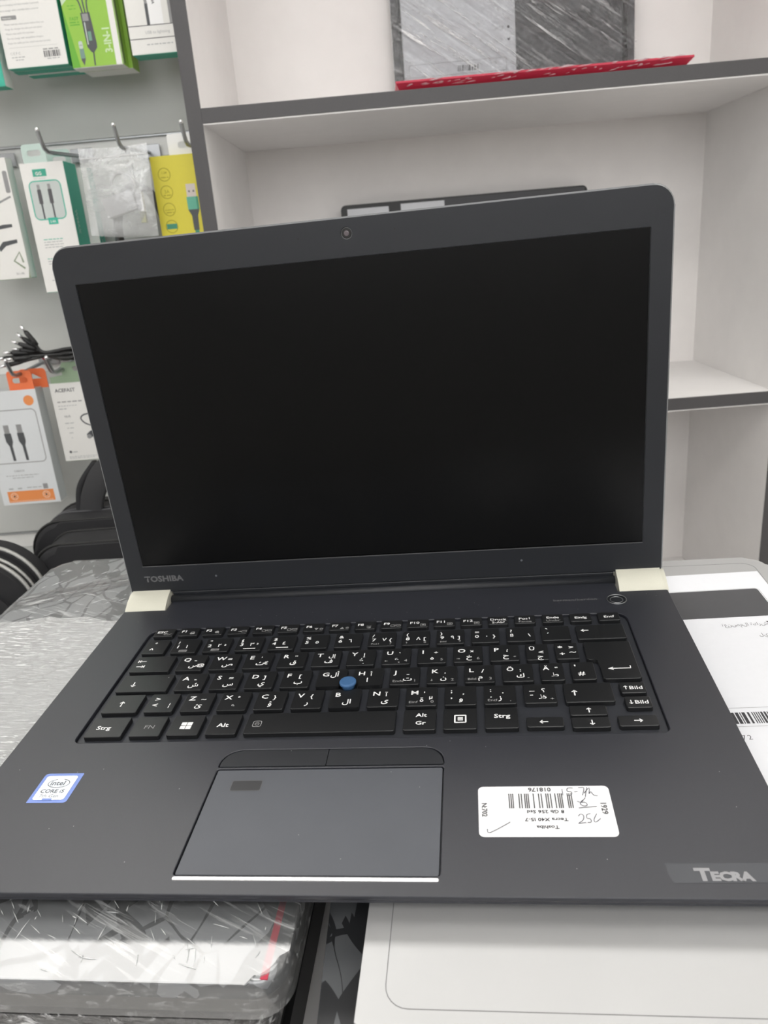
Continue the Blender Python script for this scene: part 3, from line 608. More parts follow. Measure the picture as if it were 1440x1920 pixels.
# panel seam in the silver lid
b = plate(rr(-hx + 8.8, -hy + 16.5, hx - 8.8, hy - 8, 8, 6), [rr(-hx + 9.1, -hy + 16.8, hx - 9.1, hy - 8.3, 7.7, 6)], h - .3, h + .04)
obj('lid_seam', b, mat('seam_grey', (.16, .16, .16), .6), t)
t, hx, hy, h = closed(-8, 226, -66, 170, -32.2, -53, SHARD2, GREYL, 'closed laptop with dark shard-pattern lid, second from the top of the right stack', gr, 3.6, 8)
closed(2, 236, -36, 266, -53.1, -77, RUB, RUB, 'closed black laptop, third from the top of the right stack', gr)
closed(-2, 234, -34, 262, -77.1, -99.9, GREYL, RUB, 'closed grey laptop at the bottom of the right stack', gr)

# printed sheet on the silver laptop
PS = empty('printed_sheet', TILT @ T(230.3, 249.5, -12.1) @ Matrix.Rotation(math.radians(1.6), 4, 'Z') @ Matrix.Scale(.983, 4), 'white printed sheet with a dark rectangle and a barcode, lying beside the open laptop', 'paper')
obj('sheet', slab([(-205, -190), (-.5, -187), (0, 0), (-205, 0)], 0, .18), PAPER, PS)
p = Print(); p.rect(-150, -53.5, -8.2, -21.8, DARKP, 0, (0, 0, 2, 0)).line([(-150, -21.2), (-9.6, -21.2), (-7.6, -23), (-7.6, -53)], .25, GREY, .01)
p.text('الشركة المصنعة'[::-1], -42, -63, 4.2, DGREY, .02, 0, .8); p.poly([(-17.5, -59.4), (-12.4, -59.4), (-13.6, -62.4), (-16, -61.6)], INK, .02)
p.text('الموديل'[::-1], -26, -74, 4.2, DGREY, .02, 0, .8); p.text(':', -12, -84, 4.2, DGREY, .02)
p.line([(-150, -135), (-3, -135)], .25, GREY, .02).line([(-150, -148.6), (-3, -148.6)], .25, GREY, .02).bars(-120, -146.6, -12, -138.4, INK, .02, 4, .5)
p.text('4072', -69.5, -157.6, 4.4, DGREY, .02, 0, .9, 0, 'LEFT', 0, 1.3).rect(-204, -188, -130, -165, DARKP, .02)
p.build('print', PS, T(0, 0, .22))

# ------------------------------------------------------------------ open laptops on the shelves
def display_laptop(x0, x1, yf, yb, zs, hgt, basem, bezm, label, sx0, sx1, slope):
    t = empty('display_laptop', T((x0 + x1) / 2, (yf + yb) / 2, zs), label, 'laptop', None)
    hw = (x1 - x0) / 2; hd = (yb - yf) / 2
    b = new(); n = 2
    pf = [(-hd, 7.5), (-hd + 1, 9.5), (hd - 6, 12.5), (hd - 6, .3), (-hd + 16, .3)]
    for_x = (-hw, hw); va = [[b.verts.new((x * (1 if 0 <= k <= 2 else .965), y, z)) for k, (y, z) in enumerate(pf)] for x in for_x]
    for q in range(5): b.faces.new((va[0][q], va[0][(q + 1) % 5], va[1][(q + 1) % 5], va[1][q]))
    b.faces.new(va[0][::-1]); b.faces.new(va[1]); bmesh.ops.recalc_face_normals(b, faces=b.faces)
    obj('base', b, basem, t)
    obj('keyboard', bx(-hw + 22, -hd + 90, 10.5, hw - 22, hd - 24, 12.8, .4), RUB, t)
    ml = M3((1, 0, 0), (0, math.sin(slope), math.cos(slope)), (0, -math.cos(slope), math.sin(slope)), ((sx0 + sx1) / 2 - (x0 + x1) / 2, hd - 7, 12))
    w2 = (sx1 - sx0) / 2
    ld = obj('lid', slab(rr(-w2, 0, w2, hgt, (3, 3, 7, 7)), -5, 0, .6), bezm, t, ml)
    obj('screen', slab(rr(-w2 + 9, 16, w2 - 9, hgt - 12), 0, .15), SCREEN, t, ml)
    return t, ml, w2
rd = display_laptop(61, 376.5, 704, 936, 368.4, 205, RED, DARKP, 'film-wrapped open laptop with thin red base on the upper shelf', 66, 382, .06)
t, ml, w2 = rd
p = Print(); x = -w2
p.rect(x + 13, 14, x + 161, 200, PAPER, .3); p.rect(x + 161, 12, x + 300, 200, DARKP, .2)
p.frame(x + 20, 40, x + 148, 55, .5, .5, GREY, .35).bars(x + 84, 43, x + 112, 50, DGREY, .35, 2, .8).text('الوزن'[::-1], x + 132, 74, 5, GREY, .35).text('اللون'[::-1], x + 132, 88, 5, GREY, .35).disc(x + 152, 76, 1.6, INK, .35).disc(x + 152, 90, 1.6, INK, .35)
p.build('printed_sheet', t, ml @ T(0, 0, .1))
g = new(); NX, NY = 50, 34
vv = [[g.verts.new((-w2 - 1 + (2 * w2 + 2) * i / NX, 1 + 203 * j / NY, 1.5 + 1.8 * random.random() + 1.2 * math.sin(i * .5 + j * .8))) for j in range(NY + 1)] for i in range(NX + 1)]
for i in range(NX):
    for j in range(NY): g.faces.new((vv[i][j], vv[i + 1][j], vv[i + 1][j + 1], vv[i][j + 1])).smooth = True
obj('stretch_film', g, FILM3, t, ml)
g = new(); NX = 70
vv = [[g.verts.new((-157.5 + 315 * i / NX, -116.6 - .8 * random.random() + (0, 0, 12)[j], (10.2, 6.5, .6)[j] + .5 * random.random() * (j < 2))) for j in range(3)] for i in range(NX + 1)]
for i in range(NX):
    for j in range(2): g.faces.new((vv[i][j], vv[i + 1][j], vv[i + 1][j + 1], vv[i][j + 1]))
g.free()
g = new(); rnd = random.Random(8)
for _ in range(70):
    x = rnd.uniform(-150, 146); L_ = rnd.uniform(3, 16); z0 = rnd.uniform(3, 9); yy = -117 + max(0, 7.5 - z0) * 2.1
    tube(g, [(x, yy, z0), (x + L_ * .5, yy - .4, z0 + .8), (x + L_, yy, min(9.5, z0 + 1.6))], [.1, rnd.uniform(.25, .8), .1], 5)
obj('film_crease', g, mat('pink_film_crease', (.75, .55, .58), .2, 0, .8, .2, 300, 0, 0, 0, .7), t)['kind'] = 'stuff'
t, ml, w2 = display_laptop(-22, 322, 704, 935, 13.5, 246, RUB, RUB, 'open black laptop on the middle shelf, two white cards on its screen', -21.5, 322.5, .02)
p = Print(); x = -w2
p.rect(x + 9, 150, x + 67, 240.5, PAPER, .3).poly([(x + 85, 150), (x + 145, 150), (x + 145, 242), (x + 84, 242)], PAPER, .3).rect(x + 145, 150, x + 340, 244, DARKP, .2)
p.build('printed_card', t, ml @ T(0, 0, .1))

# ------------------------------------------------------------------ hooks
def hook(x, z, ytip, label, px=None, dark=False):
    zr = z - 12; t = empty('display_hook', T(x, 850, zr), label, 'hook', 'metal hooks in the slat wall')
    dy = ytip - 850
    obj('back_plate', bx(-14, -6.0, -3, 14, -3.0, 13, .6), DULLM, t)
    b = new(); q = -6
    P = [(0, -3, 4), (0, dy + 24, -2), (0, dy + 8, -1), (0, dy + 2, 3), (0, dy - 6, 18)]
    tube(b, smoothpath(P, 5), 2.3, 10); obj('rod', b, DULLM, t, None, True)
    b = new(); bmesh.ops.create_uvsphere(b, u_segments=12, v_segments=8, radius=2.7); bmesh.ops.translate(b, vec=(0, dy - 6, 18.5), verts=b.verts)
    for f in b.faces: f.smooth = True
    obj('tip', b, CHROME, t); return t
hook(-337, 359, 726, 'metal hook carrying the white and teal cable box with the small window')
hook(-252, 357, 726, 'metal hook carrying the clear zip bag')
hook(-177, 354, 726, 'metal hook carrying the yellow cable box')
hook(-437, 112, 732, 'metal hook carrying the white box with orange tabs')
hook(-386, 112, 732, 'metal hook carrying the box with the sage green tab')
hook(-336, 627, 726, 'metal hook carrying the white back-turned box at the top left')
hook(-270, 627, 726, 'metal hook carrying the lime green cable box')
hook(-204, 627, 726, 'metal hook carrying the white box beside the shelf unit')
hook(-437, 361, 726, 'metal hook carrying the box at the left edge of the frame')

# ------------------------------------------------------------------ boxes on the hooks
def carton(name, x0, x1, z0, z1, y0, dep, frontm, sidem, botm, label, cat='box', group=None, tab=None, tabm=None, rot=0):
    cx = (x0 + x1) / 2; t = empty(name, T(cx, y0 + dep / 2, z0) @ Matrix.Rotation(math.radians(rot), 4, 'Z'), label, cat, group)
    h = (x1 - x0) / 2; d = dep / 2; H = z1 - z0
    obj('front_panel', bx(-h, -d, 0, h, -d + .6, H, .15), frontm, t)
    obj('carton', bx(-h + .1, -d + .6, .1, h - .1, d, H - .1, .3), sidem, t)
    obj('bottom_flap', bx(-h + .3, -d + .4, -.5, h - .3, d - .4, .1, .1), botm, t)
    if tab:
        ta, tb, th = tab      # euro tab with its hole
        ho = rr(ta + 6, H + th * .35, tb - 6, H + th * .35 + 6.5, 3)
        mid = (ta + tb) / 2
        obj('hang_tab', plate(rr(ta, H - 2, tb, H + th, (0, 0, 4, 4)), [ho], 0, 1.0, .1), tabm, t, FR(0, -d + 2, 0))
    t['_f'] = 1; del t['_f']
    return t, h, d, H
def face(d): return FR(0, -d - .06, 0)
TABM = mat('clear_tab', (.6, .74, .68), .25, 0, .5, .02, 50, 0, 0, 0, .75)
# top row
t, h, d, H = carton('cable_box', -370, -301.5, 434, 600, 757, 14, CARD, TEAL, TEAL2, 'white cable box turned to its back print with teal sides, hanging top left', tab=(-16, 16, 26), tabm=TABM)
p = Print()
for k, s_ in enumerate(('Aluminum shell, tangle free braided line', 'Advanced aluminum case made by conductor', 'Nylon support for enhanced strength and flexibility', 'Support charging and data transfer (optional)', 'Classic design with a durable fabric exterior')):
    p.text(s_, -h + 2.5, 75.5 - 5.2 * k, 2.55, PALEINK, .05, 0, 1.0)
p.rect(-h + 4, 46.6, -h + 21, 50.6, GREY, .05, .8).text('Attention:', -h + 5.4, 47.6, 2.5, CARD, .1)
for k, s_ in enumerate(('Please read the instructions before first use', 'Keep the charger in a dry and cool place', 'Please stop work if it is broken', 'Do not charge with unqualified chargers', 'Keep this cable and the card from the humidity')):
    p.text(s_, -h + 6, 41.5 - 4.5 * k, 2.5, PALEINK, .05)
p.line([(-h + 6, 19.8), (h - 8, 19.8)], .2, PALEINK, .05).text('C E F C', -h + 6, 13, 3.6, PALEINK, .05).words(-h + 7, 10, -h + 22, .8, PALEINK, .05, 3).words(-h + 11, 7.4, -h + 20, .8, PALEINK, .05, 4)
p.bars(h - 25, 8.4, h - 6, 14.6, DGREY, .05, 9, .45).words(h - 25, 15.6, h - 8, 1.1, GREY, .05, 5).words(h - 22, 6.4, h - 8, .9, PALEINK, .05, 6)
p.build('print', t, face(d))
for k in range(2): carton('cable_box', -372 + 10 * k, -303 + 8 * k, 434 - 1.5 * k, 600, 773.2 + 16.2 * k, 14, CARD, TEAL, TEAL2, ('white and teal cable box directly behind the back-turned one, top left', 'white and teal cable box hanging furthest back at the top left')[k], tab=(-14, 14, 26), tabm=TABM, group='teal cable boxes at the top left')
carton('cable_box', -452, -377, 418, 600, 757, 20, TEAL, CARD, TEAL2, 'teal box cut off by the left frame edge at the top')
t, h, d, H = carton('cable_box', -297, -240, 429, 590, 757, 20, LIME, LIME, CARD, 'lime green three-in-one cable box hanging in the top row', tab=(-14, 14, 34), tabm=TABM)
p = Print(); BL = mat('cable_grey_print', (.07, .075, .08), .5); BG = mat('pale_lime_print', (.55, .7, .4), .5); PLG = mat('plug_print', (.5, .56, .52), .5); DG = mat('deep_green_print', (.13, .4, .03), .5); RP = mat('orange_red_print', (.55, .15, .05), .5)
p.poly([(-h, H), (-h, 60), (-h + 8, 67), (-h + 12, H)], mat('pale_corner', (.55, .68, .48), .5), .03)
p.poly([(-h, 0), (-h + 9, 0), (-h + 4, 35), (-h, 60)], DG, .03)
p.rect(h - 7.5, 0, h - 1, H, CARD, .04)
for k in range(3): p.line([(v.x, v.y) for v in smoothpath([(-7 + 3 * k, 52, 0), (-9 + 4.2 * k, 62, 0), (-13 + 8 * k, 74, 0), (-17 + 10 * k, H - 40, 0)], 5)], 1.5, BL, .06)
p.poly([(-9.5, 52), (.8, 52), (3, 22), (2.6, 18), (-2, 13), (-4.4, 14), (-8, 19), (-8.4, 22)], BL, .08).rect(-8, 44, -1.4, 51, GREY, .1).rect(-6, 36.5, -1.6, 43, DGREY, .1).rect(-5, 25, -1.4, 34, mat('small_display_print', (.15, .3, .22), .4), .1).rect(-7.2, 21.5, -6, 43, PLG, .1, .4)
p.line([(-2.2, 14), (-3.0, 1)], 1.6, BL, .08)
p.poly([(-17.4, 18), (-12.8, 18), (-12.4, 8), (-14.8, 1.5), (-17.2, 7)], DGREY, .08).rect(-17.6, 8.5, -12.6, 18, mat('teal_grey_print', (.17, .28, .24), .5), .1).rect(-17.4, 18, -13, 25.4, PLG, .09, 1.6).rect(-16.4, 21, -15.6, 22, DGREY, .11).rect(-14.8, 21, -14, 22, DGREY, .11)
p.text('FAST', -h + 6, 45.5, 4.6, DG, .1, .14).words(-h + 5.5, 43, -h + 16, 1.2, DG, .1, 2).rect(-h + 5.5, 40.6, -h + 16.5, 41.8, DG, .1).words(-h + 7, 56, -h + 15, .8, DG, .1, 2).words(-h + 6, 59, -h + 15, .9, DG, .1, 3)
p.text('3-IN-1', h - 9.5, 12, 11.2, BG, .1, .35, .86, 90).disc(h - 15, 66, 3.4, RP, .1).disc(h - 15, 66, 1.6, BG, .12)
p.build('print', t, face(d))
p = Print(); p.rect(-.2, 0, 1.0, 160, LIME, 0).line([(8, 2), (7, 60), (7, 120)], 3.0, BL, .05).rect(0, 0, 2.4, 160, CARD, .02); p.build('side_print', t, M3((0, 1, 0), (0, 0, 1), (1, 0, 0), (h + .05, -d, 0)))
carton('cable_box', -293, -236, 429, 590, 779, 26, LIME, mat('lime_side_card', (.3, .5, .08), .5), CARD, 'second lime green cable box right behind the first', group=None, tab=(-14, 14, 34), tabm=TABM)  # sides in a slightly paler lime than the front
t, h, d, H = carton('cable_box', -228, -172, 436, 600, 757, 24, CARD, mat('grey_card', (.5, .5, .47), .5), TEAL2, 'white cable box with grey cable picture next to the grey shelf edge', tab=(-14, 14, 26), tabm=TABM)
p = Print(); x = -h; p.line([(x, 27.5), (h, 27.5)], .8, DGREY, .05).line([(x, 15), (h, 15)], .8, DGREY, .05).text('USB to lightning', x + 18, 19.4, 4.2, PALEINK, .05).words(x + 18, 8.6, h - 8, 1.0, PALEINK, .05, 7)
p.rect(x + 22, 27.8, x + 40, 160, WHITE, .04).rect(x + 21.6, 27.8, x + 25, 48, BL, .07).poly([(x + 21.8, 48), (x + 25, 48), (x + 22, 80), (x + 19, 80)], GREY, .07).text('NEW', x + 23, 62.5, 5.0, RED, .1, .1).line([(x + 17, 66), (x + 18, 69.6), (x + 33, 69.2)], 1.2, RED, .09).text('2.4A', x + 30, 55, 4.2, DGREY, .1, .1, 1, 270).rect(h - 9, 27.8, h - 3, 160, GREY, .06)
p.build('print', t, face(d))
# middle row
t, h, d, H = carton('cable_box', -470, -397, 212, 346, 760, 16, CARD, CARD, SAGE, 'white cable box with grey-green triangle, cut off by the left frame edge', tab=(-14, 14, 24), tabm=TABM, rot=-2)
p = Print(); p.line([(h - 25, 84), (h - 3, 92)], 2.2, GREY, .05); p.line([(h - 40, 57), (h - 14, 60)], 2.2, BL, .05).poly([(h - 32, 36), (h - 25, 43), (h - 7, 44.6), (h - 7, 40.6), (h - 22, 38), (h - 30, 32)], BL, .06).poly([(h - 30, 60), (h - 20, 62), (h - 9, 62), (h - 9, 58.6), (h - 26, 57)], BL, .06)
SG = mat('sage_print', (.24, .29, .2), .5)
p.line([(h - 4.5, 11), (h - 16, 20.5), (h - 7.5, 30), (h - 5, 18)], 2.2, SG, .06).text('S11-06', h - 17, 4.4, 3.6, GREY, .06, .04).rect(h - 7, 96, h - 1.5, 120, GREY, .05, 2).disc(h - 21, 96, 5.2, PALEINK, .05, 7)
p.poly([(h - 2.4, 0), (h + 0, 12), (h + 0, 0)], SG, .05)
p.build('print', t, face(d))
t, h, d, H = carton('cable_box', -384, -333, 193, 338, 762, 42, CARD, TEAL, TEAL2, 'white cable box with teal side and two plugs behind a window', tab=(-20, 8, 20), tabm=TABM, rot=2)
WM = mat('window_grey', (.52, .56, .54), .35)
p = Print(); p.frame(-h + 6.5, 83, h - 8, 125, 6, 1.6, TEAL, .03).rect(-h + 7, 83.5, h - 8.5, 124.5, WM, .05, 5).rect(-12, 130, 4, 138, TEAL2, .06).text('FAST CHARGE', -12, 127.2, 2.2, PALEINK, .06).text('GG', -9, 131.6, 5, CARD, .1, .15)
for dx in (0, 12.5): p.rect(-9.5 + dx, 83.6, -7.5 + dx, 104, BL, .09).rect(-11 + dx, 100, -6.4 + dx, 116, DGREY, .1, 1).rect(-10.4 + dx, 116, -7 + dx, 121.5, GREY, .1)
p.rect(-5, 77, 6.5, 84.5, TEAL, .12).text('2.4A', -3, 79, 3.6, CARD, .14, .05)
for k, y in enumerate((60, 57, 54, 51, 38, 35, 32)): p.words(-h + 10, y, h - 18, .9, TEAL if k in (0, 4) else PALEINK, .05, k)
p.words(-h + 10, 13, h - 22, 1, PALEINK, .05, 8).build('print', t, face(d))
Print().text('WMAX', 0, 0, 9.5, mat('pale_teal_print', (.35, .62, .52), .5), 0, .3, .9, 270).build('side_print', t, M3((0, 1, 0), (0, 0, 1), (1, 0, 0), (h + .15, -12, 92)))
t, h, d, H = carton('cable_box', -372, -322, 193, 334, 806, 22, CARD, TEAL, TEAL2, 'teal-sided cable box half hidden behind the one with the window', tab=(-20, 8, 22), tabm=TABM, rot=2)
Print().text('WMAX', 0, 0, 9.5, mat('pale_teal_print', '#fff'), 0, .3, .9, 270).build('side_print', t, M3((0, 1, 0), (0, 0, 1), (1, 0, 0), (h + .15, -5, 80)))
t, h, d, H = carton('cable_box', -229, -171, 190, 333, 759, 18, YEL, YEL, YEL, 'yellow cable box with green plug picture, partly behind the grey shelf edge', rot=0)
obj('hang_card', plate(rr(-h + 20, H - 4, h - 2, H + 24, (0, 0, 2, 2)), [rr(-h + 32, H + 8, h - 8, H + 15, 3)], 0, .8), WHITE, t, FR(0, 6, 0))
YD = mat('olive_print', (.38, .33, .01), .5); GP = mat('green_plug_print', (.05, .26, .16), .45)
p = Print()
for k, (cy, tx) in enumerate(((123, '1.2M'), (104, '3A'), (85, 'ALUMINUM'), (66, ''))):
    p.ring(-15 - .2 * k, cy, 7.0, .9, YD, .05)
    if tx: p.text(tx, -15 - .2 * k, cy - (1.2 if k != 0 else -1), (3.2, 5.2, 2.0)[k], YD, .06, .06, 1, 0, 'CENTER')
    if k < 3: p.words(-19.5, cy - (4 if k else 3.6), -10.5, 1.1, YD, .06, k)
p.rect(-21.6, 63.2, -9.2, 69, GP, .07).words(-20, 54, -10, 1.2, YD, .06, 3)
p.rect(8, 97, 19, 111, mat('plug_pink_print', (.62, .55, .52), .5), .06).rect(10.2, 102, 12, 104, DGREY, .08).rect(15.4, 102, 17.2, 104, DGREY, .08).rect(7, 83, 20.6, 97, mat('teal_plug_print', (.12, .42, .3), .5), .07).rect(18, 83, 20.6, 97, GP, .08)
p.poly([(7, 83), (20.6, 83), (17.6, 76), (17, 60), (10.6, 60), (10.4, 76)], BL, .07).rect(11.6, 0, 16.6, 60, GP, .07)
p.build('print', t, face(d))
# clear zip bag
ZB = empty('zip_bag', T(-267, 742, 250), 'clear plastic zip bag with a white adapter and looped white cable inside', 'bag')
g = new(); NX, NZ = 26, 30
def zb(i, j, s):
    u, v = i / NX, j / NZ; th = 7 * (math.sin(math.pi * u) * math.sin(math.pi * min(1, v * 1.15))) ** .6 if 0 < u < 1 and 0 < v < .86 else .25
    return (-40.5 + 79 * u + 3.5 * v, s * (th + .7 * random.random() * (th > .3)), 96 * v - 2 * math.sin(3 * u) + (1 - v) * 6 * (u - .5) * -1)
for s in (-1, 1):
    vv = [[g.verts.new(zb(i, j, s)) for j in range(NZ + 1)] for i in range(NX + 1)]
    for i in range(NX):
        for j in range(NZ): g.faces.new((vv[i][j], vv[i + 1][j], vv[i + 1][j + 1], vv[i][j + 1])).smooth = True
obj('bag', g, BAGF, ZB)
obj('zip_strip', bx(-37, -1.0, 84, 41, 1.0, 85.6, .3), mat('zip_plastic', (.8, .8, .8), .2, 0, .5, .02, 50, 0, 0, 0, .6), ZB)
WP = mat('white_plastic', (.75, .75, .75), .35)
obj('adapter', bx(-18, -5.5, -11, 19, 6, 11, 1.2), WP, ZB, T(0, 0, 34) @ Matrix.Rotation(math.radians(-13), 4, 'Y'))
b = new(); tube(b, [(8 + 13 * math.cos(a), -3, 54 + 13 * math.sin(a)) for a in [math.pi * 2 * k / 28 for k in range(29)]], 1.6, 8); obj('cable_loop', b, WP, ZB)
obj('plug', bx(21, -5, 24, 28, 3, 46, .8), WP, ZB); obj('plug_shell', bx(22, -4, 12, 28, 2, 24, .4), mat('olive_metal', (.4, .4, .28), .4), ZB)
# dark cable bag behind the zip bag
DB = empty('coiled_cable', T(-262, 795, 180), 'dark grey coiled cable hanging behind the clear zip bag', 'cable')
b = new()
for k in range(9): r0 = 26 + 1.1 * (k % 3); tube(b, [(r0 * math.cos(a) * 1.15, -8 + 2.2 * k, 66 + 62 * math.sin(a)) for a in [math.pi * 2 * q / 30 for q in range(31)]], 3.0, 8)
obj('coil', b, mat('grey_rubber', (.1, .1, .105), .5), DB)
b = new(); tube(b, [(0, -8, 122), (0, -9.5, 150), (-2, -9, 168), (0, -3, 170), (0, 2, 150), (0, 6, 122)], .8, 6); obj('tie', b, RUB, DB)
# bottom row
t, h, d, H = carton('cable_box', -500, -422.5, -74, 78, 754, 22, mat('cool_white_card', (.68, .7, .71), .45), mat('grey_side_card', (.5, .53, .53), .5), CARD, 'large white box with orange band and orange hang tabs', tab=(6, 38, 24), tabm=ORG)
obj('rear_hang_tab', plate(rr(20, H - 2, 56, H + 23, (0, 0, 5, 5)), [[(36, H + 10), (50, H + 10), (38, H + 17)]], 0, 1.2, .1), ORG, t, FR(-8, 10, 0))
p = Print(); p.disc(h - 11.5, H - 14, 6.6, ORGP, .05).frame(-h + 1.5, 57, h - 6, H - 25, 6, 1.1, GREY, .05)
for dx in (0, 17): p.rect(-14 + dx, 97, -7 + dx, 108, GREY, .06).poly([(-15 + dx, 97), (-6 + dx, 97), (-5.6 + dx, 86), (-7.6 + dx, 80), (-7.2 + dx, 60), (-10.8 + dx, 60), (-11.6 + dx, 80), (-14.6 + dx, 86)], BL, .07)
p.text('CABLE FX', -14, 45, 3.2, GREY, .06, .05).words(-26, 39.5, 18, 1, PALEINK, .06, 4).words(-18, 36.2, 10, 1, PALEINK, .06, 5).rect(h - 19, 19.5, h - 12.5, 26.5, GREY, .06).words(-h + 12, 21, -h + 18, 2, PALEINK, .06, 3).words(-h + 24, 21, -h + 30, 2, PALEINK, .06, 3).words(-2, 22, 18, 1.2, PALEINK, .06, 6)
p.rect(-h + 8.5, 3, h - 6.5, 18.5, ORGP, .06)
LO = mat('light_orange_print', (.85, .55, .4), .5)
for cx in (-h + 17, h - 17):
    p.ring(cx, 11.5, 4.6, 1, LO, .08); p.disc(cx, 11.5, 1.4, LO, .08)
    for a in range(6): p.line([(cx, 11.5), (cx + 4.4 * math.cos(a * math.pi / 3), 11.5 + 4.4 * math.sin(a * math.pi / 3))], .8, LO, .08)
for k in range(22): p.rect(-h + 10 + 2.7 * k, 3.8, -h + 11.4 + 2.7 * k, 5.2, LO, .08)
p.build('print', t, face(d))
t, h, d, H = carton('cable_box', -408, -335, -22, 81, 764, 16, CARD, CARD, SAGE, 'white adapter box with a short black cable picture and sage green hang tab')
obj('hang_tab', plate([(-34, H - 1), (36, H - 1), (36, H + 12), (20, H + 12), (20, H + 26), (-14, H + 26), (-17, H + 22), (-17, H + 10), (-34, H + 8)], [rr(-2, H + 14, 12, H + 20, 2)], 0, 1.2, .1), SAGE, t, FR(0, -d + 2, 0))
p = Print(); x = -h; p.text('ACEFAST', x + 6, H - 11.5, 6.4, DGREY, .05, .12, 1.0).words(x + 6, H - 25, x + 38, 1.4, GREY, .05, 3).words(x + 6, H - 30, x + 30, .9, PALEINK, .05, 4).words(x + 6, H - 34, x + 16, 1.2, PALEINK, .05, 5).text('Hi-Fi', x + 11, H - 45, 4.2, GREY, .05, .08)
for k in range(4): p.words(x + 10 + 1.5 * k, H - 53 - 6.5 * k, x + 22 - 2 * k, 1, PALEINK, .05, k)
p.line([(v.x, v.y) for v in smoothpath([(x + 48, 62, 0), (x + 36, 60, 0), (x + 32, 55, 0), (x + 38, 48, 0), (x + 50, 44, 0)], 6)], 1.8, BL, .06).poly([(x + 40, 38), (x + 35, 34), (x + 38, 28), (x + 50, 34), (x + 50, 42)], BL, .06).disc(x + 38, 31, 3, GREY, .08)
p.disc(x + 9, 12, 1.8, DGREY, .05).words(x + 12, 11, x + 18, 1.2, PALEINK, .05, 2).words(x + 6, 5, x + 50, .8, PALEINK, .05, 7).words(x + 6, 3, x + 40, .8, PALEINK, .05, 9)
p.build('print', t, face(d))
# bundle of short black power cables
CB = empty('cable_bundle', T(-400, 752, 120), 'bundle of black cables with metal plug tips lying over the lower hooks', 'cable')
tips = [(-415, 742, 155), (-427, 738, 139), (-431, 744, 130), (-440, 738, 127), (-452, 742, 120), (-449, 736, 111), (-437, 734, 119), (-424, 748, 146)]
for k, (x, y, z) in enumerate(tips):
    T0 = Vector((x + 400, y - 752, z - 120)); mid = Vector((2 + 2 * (k % 3), -4 + 3 * (k % 4), 3 - .9 * k)); dr = (mid - T0).normalized()
    path = smoothpath([T0 + dr * 20, mid, (34, -2 + 3 * (k % 3), 5 - 2.3 * k * .8), (80, 2 + 2 * (k % 4), 5 - 3 * (k % 5)), (150, 6, 2 - 2 * k), (200, 10, -8 - k)], 5)
    b = new(); tube(b, path, 2.1, 8); cb = obj('cable', b, RUB, CB)
    b = new(); tube(b, [T0 + dr * 6, T0 + dr * 9, T0 + dr * 20, T0 + dr * 26], [2.6, 3.1, 3.0, 2.2], 10); obj('plug', b, RUB, cb)
    b = new(); tube(b, [T0 - dr * 3, T0 + dr * 6], 2.0, 10); obj('plug_tip', b, CHROME, cb)
b = new(); tube(b, [(60, -6, 8), (60, 12, 8), (60, 12, -16), (60, -6, -16), (60, -6, 8)], 1.2, 6); obj('tie', b, RUB, CB)
hk = hook(-405, 108, 768, 'metal hook with a red tip under the bundle of black cables')
for ch in hk.children:
    if ch.name.startswith('tip'): ch.data.materials[0] = mat('red_tip', (.5, .02, .06), .4); ch['label'] = 'red tip'
hook(-300, 121, 742, 'metal hook holding the far end of the black cables')

# ------------------------------------------------------------------ bags on the ledge
LB = empty('laptop_bag', T(-190, 570, -328), 'black nylon laptop bag with tall carrying handle standing behind the left stack', 'bag')
def layer(x0, x1, z1, r, y0, y1, name, m, bev=6):
    return obj(name, slab(rr(x0, 0, x1, z1, (12, 12, r, r), 8), -y1, -y0, bev, 3, True), m, LB, FR(0, 0, 0), True)
layer(-192, 200, 286, 44, 46, 84, 'rear_compartment', NYL)
layer(-173, 192, 294, 34, -28, 45, 'main_compartment', NYL, 5)
layer(-150, 160, 286, 30, -80, -29, 'front_pocket', NYL, 7)
def pipe(x0, x1, z1, r, y, rad, m, name='piping'):
    b = new(); tube(b, [(x, y, z) for x, z in rr(x0, 0, x1, z1, (12, 12, r, r), 8)] + [(x0 + 12, y, 0)], rad, 8); return obj(name, b, m, LB)
pipe(-173.5, 192.5, 294.5, 34, 40, 1.6, PIPE); pipe(-173.5, 192.5, 294.5, 34, -24, 1.6, PIPE); pipe(-150.5, 160.5, 286.4, 30, -74, 1.8, PIPE); pipe(-150.5, 160.5, 286.4, 30, -36, 1.5, PIPE)
for yy in (6, 14): pipe(-173.3, 192.3, 294.4, 34, yy, 1.1, mat('dark_zip', (.06, .06, .065), .5), 'zip')
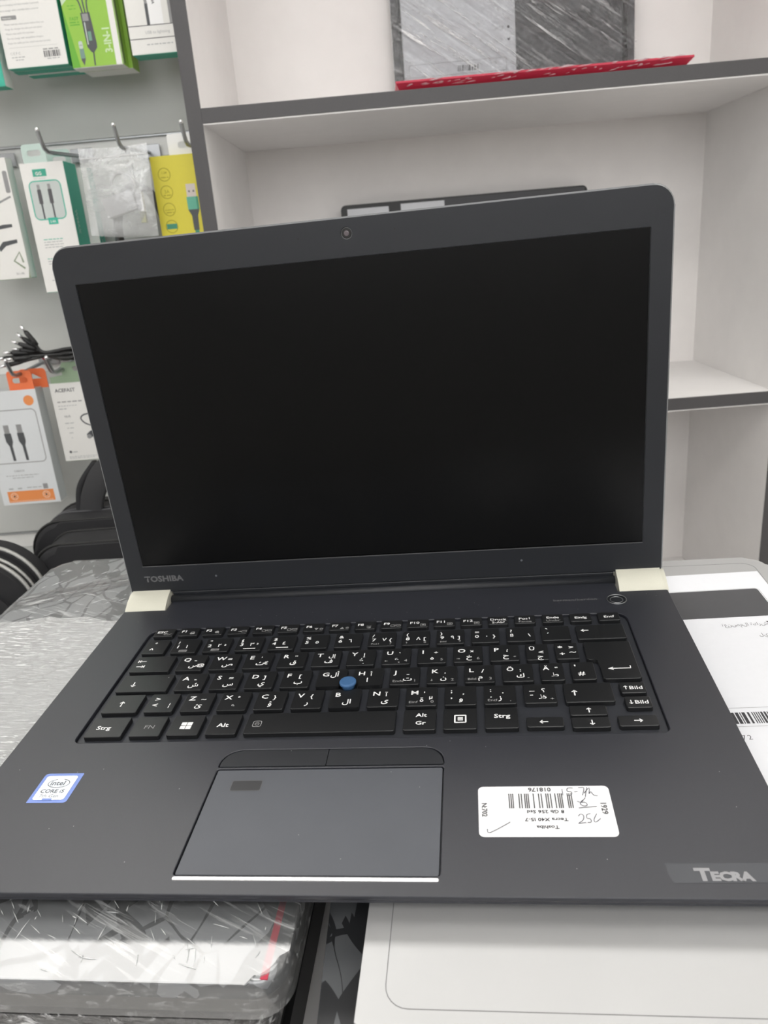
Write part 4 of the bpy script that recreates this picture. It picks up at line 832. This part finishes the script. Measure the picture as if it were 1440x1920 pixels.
b = new(); hp = smoothpath([(-120, 8, 268), (-118, 8, 290), (-108, 8, 318), (-90, 8, 340), (-58, 8, 354), (-10, 8, 360), (60, 8, 354), (100, 8, 330), (112, 8, 290), (114, 8, 268)], 6)
sweep(b, hp, 25, 6, (0, -1, .25)); obj('handle', b, mat('handle_webbing', (.04, .04, .042), .7, 0, .3, .3, 2500), LB)
b = new(); sweep(b, smoothpath([(-132, 10, 268), (-130, 12, 295), (-124, 14, 322), (-104, 16, 346)], 6), 6, 12, (0, -1, .2)); obj('handle_edge', b, NYL, LB)
PC = empty('zip_case', T(-400, 462, -327.5), 'dark round-cornered case with silver zips behind the left stack, cut off at the left', 'bag')
def cl(x1, z1, r, y0, y1, m, name, bev=5): return obj(name, slab(rr(-150, 0, x1, z1, (12, 12, r, r), 10), -y1, -y0, bev, 3, True), m, PC, FR(0, 0, 0), True)
cl(80, 300, 56, 2, 26, NYL, 'rear_shell'); cl(78, 296, 54, -24, 1.5, NYL, 'front_shell'); cl(64, 272, 46, -27, -24, mat('worn_leatherette', (.04, .04, .043), .35, 0, .5, .4, 120), 'front_pocket', 2)
for (x1, z1, r, y, rad) in ((80.6, 300.6, 56, 6, 2.2), (79, 296.8, 54, -8, 1.8), (78.6, 296.4, 54, -16, 2.2)):
    b = new(); tube(b, [(x, y, z) for x, z in rr(-150, 0, x1, z1, (12, 12, r, r), 10)], rad, 8); obj('zip', b, ZIP, PC)
b = slab(rr(-60, 0, 24, 44, 20, 6), -16, 16, 6, 4, True)
WR = empty('wrapped_bundle', TILT @ T(-350, 310, -100), 'small film-wrapped bundle standing on the counter beside the left stack', 'package')
obj('bundle', slab(rr(-70, 1.2, 15, 38, (6, 6, 19, 19), 8), -20, 20, 5, 4, True), mat('grey_bundle', (.3, .3, .31), .5), WR, FR(0, 0, 0), True)
obj('stretch_film', slab(rr(-71, .4, 16, 39, (6, 6, 20, 20), 8), -21, 21, 5, 4, True), FILM1, WR, FR(0, 0, 0), True)
